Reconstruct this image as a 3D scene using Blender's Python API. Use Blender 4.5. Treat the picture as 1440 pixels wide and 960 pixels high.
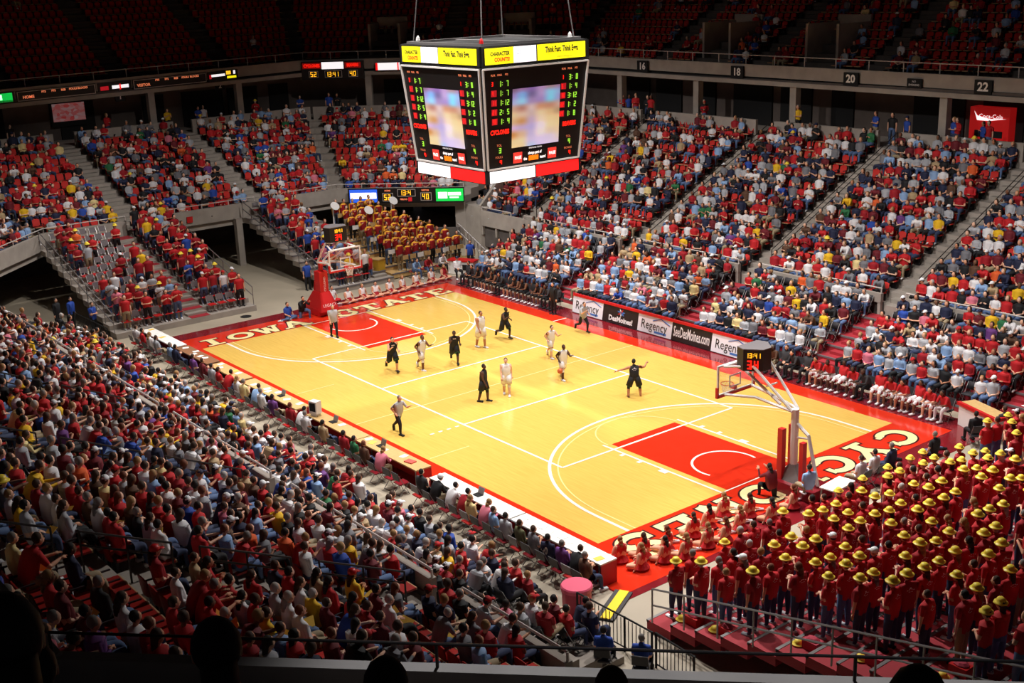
import bpy, bmesh, math, random
import numpy as np
from mathutils import Vector, Matrix, Euler
from mathutils.bvhtree import BVHTree
for o in list(bpy.data.objects): bpy.data.objects.remove(o)
C = bpy.context.scene.collection
sc = bpy.context.scene
R = math.radians
# ------------------------------------------------------------------ camera
CAMP = np.array([39.903, -30.595, 17.037]); YAW, PIT, ROL, FPX = 2.48096934, -0.293649878, -0.0361266926, 1709.15
_d = np.array([math.cos(PIT)*math.cos(YAW), math.cos(PIT)*math.sin(YAW), math.sin(PIT)])
_r = np.cross(_d, [0, 0, 1]); _r /= np.linalg.norm(_r); _u = np.cross(_r, _d)
_r2 = _r*math.cos(ROL)+_u*math.sin(ROL); _u2 = -_r*math.sin(ROL)+_u*math.cos(ROL)
cd = bpy.data.cameras.new('camera'); cam = bpy.data.objects.new('camera', cd); C.objects.link(cam)
cam.matrix_world = Matrix(((_r2[0], _u2[0], -_d[0], CAMP[0]), (_r2[1], _u2[1], -_d[1], CAMP[1]), (_r2[2], _u2[2], -_d[2], CAMP[2]), (0, 0, 0, 1)))
cd.sensor_width = 36; cd.lens = 36*FPX/1440; cd.clip_start = 0.3; cd.clip_end = 300
sc.camera = cam
def proj(p):
    v = np.array(p, float)-CAMP; z = v@_d
    if z <= 0.1: return (-9999, -9999, z)
    return (720+FPX*(v@_r2)/z, 480-FPX*(v@_u2)/z, z)
def in_frame(p, m=0):
    x, y, z = proj(p); return z > 0.1 and -m < x < 1440+m and -m < y < 960+m
# ------------------------------------------------------------------ light
sc.view_settings.view_transform = 'Standard'; sc.view_settings.look = 'None'; sc.view_settings.gamma = 1.0
sc.view_settings.use_curve_mapping = False; sc.view_settings.exposure = 0.0
w = bpy.data.worlds.new('hall_dark'); sc.world = w; w.use_nodes = True
w.node_tree.nodes['Background'].inputs[0].default_value = (0.9, 0.85, 1.0, 1); w.node_tree.nodes['Background'].inputs[1].default_value = 0.026
def spot(loc, aim, power, half, blend=0.6, rad=0.5, col=(1, .955, .92)):
    l = bpy.data.lights.new('arena_spotlight', 'SPOT'); l.energy = power; l.spot_size = R(half*2); l.spot_blend = blend; l.shadow_soft_size = rad; l.color = col
    o = bpy.data.objects.new('arena_spotlight', l); C.objects.link(o); o.location = loc
    o.rotation_euler = (Vector(aim)-Vector(loc)).to_track_quat('-Z', 'Y').to_euler()
KL = 1.0
for x in (-12, -4, 4, 12):
    for y in (-7, 7):
        spot((x, y, 25), (x*.9, y*.55, 0), 11500*KL, 40, .8)
for x in (-24, -14, -4, 6, 16):
    spot((x, -8, 26), (x, 18.5, 4), 19000*KL, 21, .9)
    spot((x, 8, 26), (x, -17, 3.5), 22000*KL, 21, 1.0)
for y in (-12, 0, 12):
    spot((-6, y*.5, 26), (-31, y*1.1, 3.5), 15000*KL, 21, .9)
spot((4, -4, 26), (23, -4, 1.0), 31000*KL, 21, .9)
spot((4, 6, 26), (24, 6, 1.5), 29000*KL, 21, .9)
spot((22, -13, 28), (33.5, -24, 11), 17000, 10, .6, .3, (.85, .9, 1))   # unseen spot added to brighten the balcony front below the camera
for x in (-20, 0, 20): spot((x, 6, 28), (x, 30, 10.5), 1100, 24, 1.0)    # unseen dim spots added to make the far balcony visible
# ------------------------------------------------------------------ materials
def lin(c):
    c = c/255.0
    return c/12.92 if c <= 0.04045 else ((c+0.055)/1.055)**2.4
def rgb(r, g, b): return (lin(r), lin(g), lin(b), 1)
MATS = {}
def mat(name, col, rough=.7, metal=0, emit=None, es=1, noise=0, nscale=6, bump=0, spec=None, coat=0, trans=0, vcol=None, cloth=False):
    if name in MATS: return MATS[name]
    m = bpy.data.materials.new(name); m.use_nodes = True; nt = m.node_tree; b = nt.nodes['Principled BSDF']
    b.inputs['Base Color'].default_value = col; b.inputs['Roughness'].default_value = rough; b.inputs['Metallic'].default_value = metal
    if spec is not None: b.inputs['Specular IOR Level'].default_value = spec
    if coat: b.inputs['Coat Weight'].default_value = coat; b.inputs['Coat Roughness'].default_value = .08
    if emit: b.inputs['Emission Color'].default_value = emit; b.inputs['Emission Strength'].default_value = es
    if trans: b.inputs['Transmission Weight'].default_value = trans
    src = None
    if vcol:
        a = nt.nodes.new('ShaderNodeAttribute'); a.attribute_name = vcol; nt.links.new(a.outputs['Color'], b.inputs['Base Color']); src = a.outputs['Color']
        if emit: nt.links.new(a.outputs['Color'], b.inputs['Emission Color'])
    if noise:
        tc = nt.nodes.new('ShaderNodeTexCoord'); n = nt.nodes.new('ShaderNodeTexNoise'); n.inputs['Scale'].default_value = nscale; n.inputs['Detail'].default_value = 5
        nt.links.new(tc.outputs['Object'], n.inputs['Vector'])
        mx = nt.nodes.new('ShaderNodeMix'); mx.data_type = 'RGBA'; mx.blend_type = 'MULTIPLY'; mx.inputs[0].default_value = 1
        cr = nt.nodes.new('ShaderNodeValToRGB'); cr.color_ramp.elements[0].position = .3; cr.color_ramp.elements[1].position = .7
        k = 1-noise; cr.color_ramp.elements[0].color = (k, k, k, 1); cr.color_ramp.elements[1].color = (1, 1, 1, 1)
        nt.links.new(n.outputs['Fac'], cr.inputs[0]); nt.links.new(cr.outputs[0], mx.inputs[7])
        if src: nt.links.new(src, mx.inputs[6])
        else: mx.inputs[6].default_value = col
        nt.links.new(mx.outputs[2], b.inputs['Base Color'])
        if bump:
            bp = nt.nodes.new('ShaderNodeBump'); bp.inputs['Strength'].default_value = bump; nt.links.new(n.outputs['Fac'], bp.inputs['Height']); nt.links.new(bp.outputs[0], b.inputs['Normal'])
    MATS[name] = m
    return m
CONC = mat('cast_concrete', rgb(168, 158, 148), .9, noise=.22, nscale=1.3, bump=.1)
CONCF = mat('polished_concrete_floor', rgb(178, 166, 146), .55, noise=.15, nscale=.6)
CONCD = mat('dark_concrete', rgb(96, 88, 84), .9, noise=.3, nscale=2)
BLACK = mat('matte_black', rgb(14, 13, 14), .8)
BLKP = mat('black_panel', rgb(20, 16, 16), .45)
WHITEP = mat('white_paint', rgb(225, 222, 220), .5)
STEEL = mat('galvanised_steel', rgb(150, 146, 145), .4, .6)
RAILW = mat('pale_steel_rail', rgb(205, 196, 190), .45, .2)
DRAIL = mat('dark_bronze_rail', rgb(52, 44, 42), .5, .3)
REDP = mat('red_paint', rgb(196, 24, 26), .45)
MAROON = mat('maroon_vinyl', rgb(132, 30, 40), .22, noise=.12, nscale=2)
SEATR = mat('red_seat_plastic', rgb(158, 26, 20), .5)
SEATT = mat('tan_seat_edge', rgb(190, 150, 110), .6)
DKGRAY = mat('charcoal_vinyl', rgb(48, 46, 50), .6)
MIDGRAY = mat('gray_seat_vinyl', rgb(110, 104, 106), .6)
TANW = mat('pale_wood', rgb(214, 176, 116), .5, noise=.15, nscale=8)
TREADR = mat('red_tread_carpet', rgb(170, 40, 52), .75, noise=.15, nscale=3)
PAPER = mat('white_paper', rgb(240, 238, 232), .8)
YELP = mat('yellow_card', rgb(250, 205, 90), .8)
YHAT = mat('yellow_hat_plastic', rgb(250, 220, 70), .5)
# hardwood court: fine boards running the length of the floor, glossy coat
def court_mat(name, col, board=True, refl=.16):
    m = bpy.data.materials.new(name); m.use_nodes = True; nt = m.node_tree; b = nt.nodes['Principled BSDF']; b.inputs['Roughness'].default_value = refl
    b.inputs['Coat Weight'].default_value = .35; b.inputs['Coat Roughness'].default_value = .06
    tc = nt.nodes.new('ShaderNodeTexCoord'); mp = nt.nodes.new('ShaderNodeMapping'); mp.inputs['Scale'].default_value = (.9, 14, 1) if board else (1.5, 1.5, 1)
    n = nt.nodes.new('ShaderNodeTexNoise'); n.inputs['Scale'].default_value = 1.0; n.inputs['Detail'].default_value = 4
    cr = nt.nodes.new('ShaderNodeValToRGB'); k = .9 if board else .93
    cr.color_ramp.elements[0].position = .35; cr.color_ramp.elements[1].position = .65
    cr.color_ramp.elements[0].color = (col[0]*k, col[1]*k*.97, col[2]*k*.9, 1); cr.color_ramp.elements[1].color = col
    nt.links.new(tc.outputs['Object'], mp.inputs[0]); nt.links.new(mp.outputs[0], n.inputs['Vector']); nt.links.new(n.outputs['Fac'], cr.inputs[0]); nt.links.new(cr.outputs[0], b.inputs['Base Color'])
    MATS[name] = m; return m
WOOD = court_mat('maple_court', rgb(240, 198, 101))
KEYR = court_mat('red_court_paint', rgb(226, 52, 28), False)
MARF = court_mat('maroon_court_apron', rgb(126, 26, 36), False, .2)
LINEW = mat('white_line_paint', rgb(250, 240, 225), .3)
LINEP = mat('pale_line_paint', rgb(250, 224, 150), .3)
CREAM = mat('cream_letter_paint', rgb(248, 232, 170), .3)
DKOUT = mat('dark_letter_outline', rgb(60, 14, 20), .3)
def em(name, r, g, b, s=1.0): return mat(name, rgb(r, g, b), .6, emit=rgb(r, g, b), es=s)
E_RED = em('led_red', 255, 30, 15, 1.2); E_AMB = em('led_amber', 255, 190, 40, 1.1); E_YEL = em('backlit_yellow', 250, 236, 20, .95); E_WHT = em('backlit_white', 250, 245, 246, .95)
E_GRN = em('led_green', 150, 210, 60, .9); E_ORG = em('led_orange', 220, 120, 80, .8); E_BRED = em('backlit_red', 250, 24, 24, .95); E_GREEN = em('backlit_green', 10, 190, 70, .9); E_BLUE = em('backlit_blue', 40, 90, 210, .9); E_DRED = em('led_dim_red', 170, 20, 30, .8); E_OR2 = em('backlit_orange', 250, 120, 10, .95)
TXT_B = mat('black_print', rgb(35, 30, 20), .7); TXT_G = mat('grey_print', rgb(190, 185, 190), .7, emit=rgb(190, 185, 190), es=.6); TXT_B2 = mat('pale_grey_print', rgb(150, 146, 160), .8, emit=rgb(150, 146, 160), es=.5); TXT_T = mat('teal_print', rgb(120, 150, 170), .7, emit=rgb(120, 150, 170), es=.5); TXT_BR = mat('blue_print', rgb(70, 120, 190), .5); TXT_W = mat('white_print', rgb(235, 232, 230), .5); TXT_R = mat('red_print', rgb(200, 40, 30), .5); TXT_BE = mat('backlit_black_print', rgb(40, 40, 8), .7); TXT_RE = mat('backlit_red_print', rgb(230, 70, 10), .7, emit=rgb(230, 70, 10), es=.6)
# ------------------------------------------------------------------ mesh helpers
class MB:
    def __init__(s): s.v = []; s.f = []; s.m = []; s.mats = []
    def mi(s, m):
        if m not in s.mats: s.mats.append(m)
        return s.mats.index(m)
    def add(s, vs, fs, m):
        k = len(s.v); i = s.mi(m); s.v += [tuple(p) for p in vs]; s.f += [tuple(k+j for j in f) for f in fs]; s.m += [i]*len(fs); return s
    def hexa(s, p, m):   # 8 pts: bottom 4 (ccw), top 4
        return s.add(p, [(3, 2, 1, 0), (4, 5, 6, 7), (0, 1, 5, 4), (1, 2, 6, 5), (2, 3, 7, 6), (3, 0, 4, 7)], m)
    def box(s, c, sz, m, rz=0, M=None):
        x, y, z = sz[0]/2, sz[1]/2, sz[2]/2; P = [Vector(q) for q in ((-x, -y, -z), (x, -y, -z), (x, y, -z), (-x, y, -z), (-x, -y, z), (x, -y, z), (x, y, z), (-x, y, z))]
        if rz: P = [Matrix.Rotation(rz, 3, 'Z') @ q for q in P]
        if M is not None: P = [M @ q for q in P]
        return s.hexa([q+Vector(c) for q in P], m)
    def prism(s, poly, z0, z1, m):
        n = len(poly); vs = [(x, y, z0) for x, y in poly]+[(x, y, z1) for x, y in poly]
        return s.add(vs, [tuple(range(n))[::-1], tuple(range(n, 2*n))]+[(i, (i+1) % n, n+(i+1) % n, n+i) for i in range(n)], m)
    def quad(s, p, m): return s.add(p, [(0, 1, 2, 3)], m)
    def tube(s, a, b, r, m, n=6, r2=None):
        a, b = Vector(a), Vector(b); d = b-a
        if d.length < 1e-6: return s
        u = d.orthogonal().normalized(); w2 = d.normalized().cross(u); r2 = r if r2 is None else r2; vs = []
        for p, q in ((a, r), (b, r2)):
            for i in range(n):
                t = 2*math.pi*i/n; vs.append(p+(u*math.cos(t)+w2*math.sin(t))*q)
        return s.add(vs, [(i, (i+1) % n, n+(i+1) % n, n+i) for i in range(n)]+[tuple(range(n))[::-1], tuple(range(n, 2*n))], m)
    def path(s, pts, r, m, n=6):
        for i in range(len(pts)-1): s.tube(pts[i], pts[i+1], r, m, n)
        return s
    def lathe(s, prof, m, n=12, c=(0, 0, 0)):
        vs = []; fs = []
        for r, z in prof:
            for i in range(n): t = 2*math.pi*i/n; vs.append((c[0]+r*math.cos(t), c[1]+r*math.sin(t), c[2]+z))
        for k in range(len(prof)-1):
            for i in range(n): fs.append((k*n+i, k*n+(i+1) % n, (k+1)*n+(i+1) % n, (k+1)*n+i))
        fs += [tuple(range(n))[::-1], tuple((len(prof)-1)*n+i for i in range(n))]
        return s.add(vs, fs, m)
    def ball(s, c, r, m, nu=8, nv=5):
        rx, ry, rz = (r, r, r) if not hasattr(r, '__len__') else r; vs = [(c[0], c[1], c[2]-rz)]; fs = []
        for k in range(1, nv):
            a = -math.pi/2+math.pi*k/nv
            for i in range(nu): t = 2*math.pi*i/nu; vs.append((c[0]+rx*math.cos(a)*math.cos(t), c[1]+ry*math.cos(a)*math.sin(t), c[2]+rz*math.sin(a)))
        vs.append((c[0], c[1], c[2]+rz)); T = len(vs)-1
        for i in range(nu): fs.append((0, 1+(i+1) % nu, 1+i))
        for k in range(nv-2):
            for i in range(nu): a0 = 1+k*nu; fs.append((a0+i, a0+(i+1) % nu, a0+nu+(i+1) % nu, a0+nu+i))
        for i in range(nu): fs.append((1+(nv-2)*nu+i, 1+(nv-2)*nu+(i+1) % nu, T))
        return s.add(vs, fs, m)
    def mesh(s, name, smooth=False):
        me = bpy.data.meshes.new(name); me.from_pydata(s.v, [], s.f)
        for m in s.mats: me.materials.append(m)
        me.polygons.foreach_set('material_index', s.m)
        if smooth: me.polygons.foreach_set('use_smooth', [True]*len(s.f))
        me.update(); return me
    def build(s, name, parent=None, loc=None, rz=0, smooth=False):
        o = bpy.data.objects.new(name, s.mesh(name, smooth)); C.objects.link(o)
        if parent: o.parent = parent
        if loc is not None: o.location = loc
        if rz: o.rotation_euler = (0, 0, rz)
        return o
LABELS = {}
def tag(o, label=None, cat=None, group=None, kind=None):
    if label:
        n = len(label.split())
        if not 4 <= n <= 16: print('LABEL LEN', n, label)
        if label in LABELS and kind is None: print('DUP', label)
        LABELS[label] = o.name; o['label'] = label
    if cat: o['category'] = cat
    if group: o['group'] = group
    if kind: o['kind'] = kind
    return o
def thing(name, loc, label, cat, rz=0, group=None):
    o = bpy.data.objects.new(name, None); o.empty_display_size = .1; C.objects.link(o); o.location = loc; o.rotation_euler = (0, 0, rz); return tag(o, label, cat, group)
def clone(me_or_obj, parent=None, loc=(0, 0, 0), rot=(0, 0, 0), name=None):
    o = bpy.data.objects.new(name or me_or_obj.name.split('.')[0], me_or_obj); C.objects.link(o); o.parent = parent; o.location = loc; o.rotation_euler = rot; return o
ORD = ['zeroth', 'first', 'second', 'third', 'fourth', 'fifth', 'sixth', 'seventh', 'eighth', 'ninth', 'tenth', 'eleventh', 'twelfth', 'thirteenth', 'fourteenth', 'fifteenth', 'sixteenth', 'seventeenth', 'eighteenth', 'nineteenth', 'twentieth', 'twenty-first', 'twenty-second', 'twenty-third', 'twenty-fourth', 'twenty-fifth', 'twenty-sixth', 'twenty-seventh', 'twenty-eighth', 'twenty-ninth', 'thirtieth']+['thirty-%s' % s for s in ('first', 'second', 'third', 'fourth', 'fifth', 'sixth', 'seventh', 'eighth', 'ninth')]+['fortieth']
# flat lettering on a surface. M maps (x right, y up, z out) to world
def text(name, s, size, M, m, parent=None, align='CENTER', ext=.006, bold=0.0, sx=1, maxw=None):
    cu = bpy.data.curves.new(name, 'FONT'); cu.body = s; cu.size = size; cu.align_x = align; cu.align_y = 'CENTER'; cu.extrude = 0; cu.offset = bold; cu.resolution_u = 2
    o = bpy.data.objects.new(name, cu); C.objects.link(o); bpy.context.view_layer.update()
    me = bpy.data.meshes.new_from_object(o.evaluated_get(bpy.context.evaluated_depsgraph_get())); C.objects.unlink(o); bpy.data.objects.remove(o)
    xs = [v.co.x for v in me.vertices]
    if maxw and xs and (max(xs)-min(xs))*sx > maxw: sx = maxw/(max(xs)-min(xs))
    for v in me.vertices: v.co = M @ Vector((v.co.x*sx, v.co.y, ext))
    me.materials.clear(); me.materials.append(m); me.name = name
    ob = bpy.data.objects.new(name, me); C.objects.link(ob)
    if parent: ob.parent = parent; ob.matrix_parent_inverse = parent.matrix_world.inverted()
    return ob
def frameM(o, right, up):
    r = Vector(right).normalized(); u = Vector(up).normalized(); n = r.cross(u); return Matrix(((r.x, u.x, n.x, o[0]), (r.y, u.y, n.y, o[1]), (r.z, u.z, n.z, o[2]), (0, 0, 0, 1)))
def slab(mb, M, x0, x1, y0, y1, z0, z1, m):
    mb.hexa([M @ Vector(q) for q in ((x0, y0, z0), (x1, y0, z0), (x1, y1, z0), (x0, y1, z0), (x0, y0, z1), (x1, y0, z1), (x1, y1, z1), (x0, y1, z1))], m)
def frame_rect(mb, M, x0, x1, y0, y1, t, z0, z1, m):
    slab(mb, M, x0, x1, y0, y0+t, z0, z1, m); slab(mb, M, x0, x1, y1-t, y1, z0, z1, m); slab(mb, M, x0, x0+t, y0+t, y1-t, z0, z1, m); slab(mb, M, x1-t, x1, y0+t, y1-t, z0, z1, m)
# seven-segment digits
SEG = {'0': 'abcdef', '1': 'bc', '2': 'abged', '3': 'abgcd', '4': 'fgbc', '5': 'afgcd', '6': 'afgedc', '7': 'abc', '8': 'abcdefg', '9': 'abcdfg'}
def digits(mb, M, s, x, y, w, h, m, gap=None, t=None):
    t = t or h*.13; gap = gap or w*.35
    for ch in s:
        if ch == ':':
            slab(mb, M, x, x+t, y+h*.25, y+h*.25+t, 0, .02, m); slab(mb, M, x, x+t, y+h*.65, y+h*.65+t, 0, .02, m); x += t+gap; continue
        if ch == ' ': x += w+gap; continue
        for g in SEG[ch]:
            q = dict(a=(x, x+w, y+h-t, y+h), g=(x, x+w, y+h/2-t/2, y+h/2+t/2), d=(x, x+w, y, y+t), f=(x, x+t, y+h/2, y+h), b=(x+w-t, x+w, y+h/2, y+h), e=(x, x+t, y, y+h/2), c=(x+w-t, x+w, y, y+h/2))[g]
            slab(mb, M, *q, 0, .02, m)
        x += w+gap
# ================================================================== STRUCTURE
def S(o): return tag(o, kind='structure')
mb = MB(); mb.box((0, 0, -.15), (130, 110, .3), CONCF); S(mb.build('floor'))
mb = MB(); mb.box((0, 0, 30.2), (130, 110, .3), BLACK); S(mb.build('ceiling'))
class Block:
    def __init__(s, name, p0, t, n, L, rows, dep, rise, z0, e0=0, e1=0, aisles=(), m=CONC, m_edge=None, thick=.3, pitch=.52, phrase='', aw=1.2):
        s.name = name; s.p0 = Vector(p0); s.t = Vector(t).normalized(); s.n = Vector(n).normalized(); s.L = L; s.rows = rows; s.dep = dep; s.rise = rise; s.z0 = z0
        s.e0 = e0; s.e1 = e1; s.aisles = aisles; s.pitch = pitch; s.phrase = phrase; s.face = math.atan2(-s.n.y, -s.n.x); s.aw = aw
        b = MB()
        for k in range(rows):
            d0, d1 = k*dep, (k+1)*dep; z = z0+k*rise; zb = z-rise-thick
            P = [s.P(d0, -e0*d0), s.P(d0, L+e1*d0), s.P(d1, L+e1*d1), s.P(d1, -e0*d1)]
            if (s.t.x*s.n.y-s.t.y*s.n.x) < 0: P = P[::-1]
            b.hexa([(p.x, p.y, zb) for p in P]+[(p.x, p.y, z) for p in P], m)
            if m_edge:
                P = [s.P(d0-.02, -e0*d0), s.P(d0-.02, L+e1*d0), s.P(d0+.07, L+e1*d0), s.P(d0+.07, -e0*d0)]
                if (s.t.x*s.n.y-s.t.y*s.n.x) < 0: P = P[::-1]
                b.hexa([(p.x, p.y, z-.06) for p in P]+[(p.x, p.y, z+.012) for p in P], m_edge)
        s.o = S(b.build(name))
        if aisles and rows > 1:
            sb = MB(); sb.hexa([(-aw/2, 0, 0), (aw/2, 0, 0), (aw/2, dep*.45, 0), (-aw/2, dep*.45, 0), (-aw/2, 0, rise/2), (aw/2, 0, rise/2), (aw/2, dep*.45, rise/2), (-aw/2, dep*.45, rise/2)], STEPM if m is CONC else m)
            me = sb.mesh('step')
            for a in aisles:
                for k in range(rows-1):
                    q = s.P((k+1)*dep-.45*dep, a); clone(me, s.o, (q.x, q.y, z0+k*rise), (0, 0, math.atan2(s.n.y, s.n.x)-math.pi/2), 'step')
    def P(s, d, a): return s.p0+s.t*a+s.n*d
    def seats(s, m0=.35, m1=.35):
        out = []
        for k in range(s.rows):
            d = (k+.5)*s.dep; a0 = -s.e0*d+m0; a1 = s.L+s.e1*d-m1
            cuts = [a0]+[v for a in sorted(s.aisles) for v in (a-s.aw/2-.05, a+s.aw/2+.05)]+[a1]
            for i in range(0, len(cuts), 2):
                u, v = cuts[i], cuts[i+1]
                if v-u < s.pitch: continue
                n = int((v-u)/s.pitch); off = (v-u-n*s.pitch)/2
                for j in range(n):
                    q = s.P(k*s.dep+s.dep*.62, u+off+(j+.5)*s.pitch); out.append((q.x, q.y, s.z0+k*s.rise, k, i//2, j, n))
        return out
STEPM = mat('worn_light_concrete', rgb(158, 150, 140), .85, noise=.15, nscale=3)
AX = [-18.3, -8.4, .3, 8.8, 17.4]
far = Block('floor_terrace_far_side', (-23.6, 15.6), (1, 0), (0, 1), 45.7, 13, .86, .405, 2.0, .44, .2, [a+23.6 for a in AX], phrase='far upper stand')
near = Block('floor_terrace_near_side', (22.1, -15.6), (-1, 0), (0, -1), 45.7, 13, .86, .405, 2.0, .25, .44, [22.1-a for a in AX], phrase='near upper stand')
endf = Block('floor_terrace_end', (-30.2, -9.6), (0, 1), (-1, 0), 19.2, 12, .92, .352, 3.2, .414, .414, [5.45, 13.8], phrase='end stand')
dgf = Block('floor_terrace_far_corner', (-30.2, 9.6), (1, 1), (-1, 1), 8.49, 12, .92, .352, 3.2, .414, .414, [], phrase='far corner stand')
dgn = Block('floor_terrace_near_corner', (-24.2, -15.6), (-1, 1), (-1, -1), 8.49, 12, .92, .352, 3.2, .414, .414, [], phrase='near corner stand')
lowf = Block('floor_tier_far_side', (-16.8, 10.5), (1, 0), (0, 1), 37, 6, .8, .27, .25, 0, 0, [16.8+a for a in AX[1:]], m=TREADR, m_edge=MIDGRAY, phrase='far courtside rows')
lown = Block('floor_tier_near_side', (19.8, -11.7), (-1, 0), (0, -1), 40, 5, .76, .27, .2, 0, 0, [19.8-a for a in AX], m=CONC, phrase='near courtside rows')
stu = Block('floor_riser_near_end', (19.0, -10.1), (0, 1), (1, 0), 22.0, 12, .875, .215, .3, 0, 0, [13.4], m=TREADR, m_edge=STEEL, thick=.05, pitch=.62, phrase='student risers', aw=1.0)
fl = Block('floor_riser_far_end', (-19.0, -10.1), (0, 1), (-1, 0), 7.8, 12, .875, .25, .3, 0, 0, [4.6], m=CONC, m_edge=None, thick=.05, pitch=.56, phrase='far end risers', aw=1.1)
fb = Block('floor_riser_behind_basket', (-19.0, 2.4), (0, 1), (-1, 0), 4.2, 12, .875, .25, .3, 0, 0, [3.6], m=CONC, m_edge=MIDGRAY, thick=.05, pitch=.56, phrase='risers behind far basket', aw=.9)
band = Block('floor_band_platform', (-19.4, 6.8), (0, 1), (-1, 0), 6.0, 8, .98, .235, .35, 0, -.3, [], m=TANW, m_edge=MIDGRAY, thick=.05, pitch=.6, phrase='band platform')
# aisle carpet on far-left risers
b = MB()
for k in range(12):
    q = fl.P(k*.875, 4.6); b.box((q.x-.43, q.y, .3+k*.25+.01), (.86, 1.05, .02), TREADR)
S(b.build('trim_1'))
# parapets between lower tiers and bowl
def seg_gaps(x0, x1, gaps):
    out = []; a = x0
    for g0, g1 in gaps:
        out.append((a, g0)); a = g1
    out.append((a, x1)); return out
GAPS = [(a-.6, a+.6) for a in AX]
def rail_thing(pts, label, rm, r=.03, post=.0, postdrop=.5, step=1.5, mid=False, group=None, name='guard_rail'):
    p0 = Vector(pts[0]); o = thing(name, p0, label, 'railing', group=group)
    q = [Vector(p)-p0 for p in pts]; b = MB(); b.path(q, r, rm); b.build('top_rail', o)
    if mid: b = MB(); b.path([v-Vector((0, 0, postdrop*.5)) for v in q], r*.8, rm); b.build('mid_rail', o)
    for i in range(len(q)-1):
        L = (q[i+1]-q[i]).length; n = max(1, int(round(L/step)))
        for j in range(n+(1 if i == len(q)-2 else 0)):
            c = q[i].lerp(q[i+1], j/n); pm = RAILP.get((round(r, 3), rm.name, postdrop))
            if pm is None:
                bb = MB(); bb.tube((0, 0, -postdrop), (0, 0, 0), r, rm); pm = RAILP[(round(r, 3), rm.name, postdrop)] = bb.mesh('post')
            clone(pm, o, c, name='post')
    return o
RAILP = {}
nm = {0: 'from the far-end corner to the second aisle', 1: 'between second and third aisles', 2: 'between third and fourth aisles', 3: 'between fourth and fifth aisles', 4: 'beside the band-end vomitory', 5: 'beside the corner tunnel'}
for sgn, side in ((1, 'far'), (-1, 'near')):
    for i, (a, c) in enumerate(seg_gaps(-22.0, 22.0, GAPS)):
        b = MB(); y = sgn*15.42
        b.box(((a+c)/2, y, 2.36), (c-a, .2, .42), CONC)
        n = max(2, int((c-a)/1.25)); 
        for j in range(n+1): b.box((a+.1+(c-a-.2)*j/n, y, 1.6), (.16, .16, 1.15), CONC)
        b.box(((a+c)/2, sgn*15.55, 1.2), (c-a, .08, 1.9), CONCD)
        S(b.build('wall_parapet_%s_%d' % (side, i+1)))
        rail_thing([(a+.05, y, 2.8), (c-.05, y, 2.8)], 'pale top rail on %s parapet, run number %s counted from the far end' % (side, ORD[i+1]), RAILW, .035, postdrop=.25, step=2.2)
# bowl corner: pillar, sloped side wall and end fascia
b = MB(); b.prism([(-22.0, 15.3), (-21.8, 15.7), (-23.4, 18.4), (-24.4, 16.3), (-24.1, 15.6)], 0, 2.75, CONC); S(b.build('wall_corner_pier'))
b = MB(); b.hexa([(-22.2, 15.35, 1.6), (-22.0, 15.35, 1.6), (-23.2, 18.2, 1.6), (-23.5, 18.2, 1.6), (-22.2, 15.35, 2.85), (-22.0, 15.35, 2.85), (-23.2, 18.2, 4.45), (-23.5, 18.2, 4.45)], CONC); S(b.build('wall_stair_flank'))
b = MB(); b.box((-19.5, 15.42, 2.1), (4.9, .22, .95), CONC); S(b.build('wall_tunnel_lintel'))
def wallseg(name, p, q, z0, z1, th, m):
    p = Vector(p); q = Vector(q); t = (q-p).normalized(); n = Vector((-t.y, t.x))*th/2; P = [p-n, q-n, q+n, p+n]; b = MB(); b.hexa([(v.x, v.y, z0) for v in P]+[(v.x, v.y, z1) for v in P], m); return S(b.build(name))
ends = [((-30.1, 4.8), (-30.1, 9.6)), ((-30.1, -3.5), (-30.1, 3.6)), ((-30.1, -9.6), (-30.1, -4.8)), ((-30.1, 9.6), (-24.1, 15.6)), ((-24.1, -15.6), (-30.1, -9.6))]
for i, (p, q) in enumerate(ends): wallseg('wall_end_parapet_%d' % (i+1), p, q, 2.95, 3.85, .25, CONC)
en = ['beside the far corner', 'in the middle of the end stand', 'beside the near corner', 'above the band', 'across the near corner']
for (p, q), nme in zip(ends, en): rail_thing([(p[0], p[1], 4.12), (q[0], q[1], 4.12)], 'pale rail on end parapet %s' % nme, RAILW, .03, postdrop=.28, step=1.6)
wallseg('wall_undercroft_end', (-37, -22), (-37, 20), 0, 5.2, .3, CONCD); wallseg('wall_undercroft_far', (-37, 21), (20, 21), 0, 2.2, .3, CONCD)
wallseg('wall_undercroft_near', (-37, -22), (25, -22), 0, 2.2, .3, CONCD)
wallseg('wall_band_back', (-29.9, 9.7), (-24.2, 15.3), 0.0, 1.2, .2, CONCD)
b = MB(); b.prism([(-24.6, 15.2), (-24.0, 15.6), (-24.6, 16.2), (-25.2, 15.8)], 0, 3, CONC); b.prism([(-30.0, 2.0), (-29.6, 2.0), (-29.6, 2.4), (-30, 2.4)], 0, 3, CONC); S(b.build('wall_pier_2'))
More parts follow.
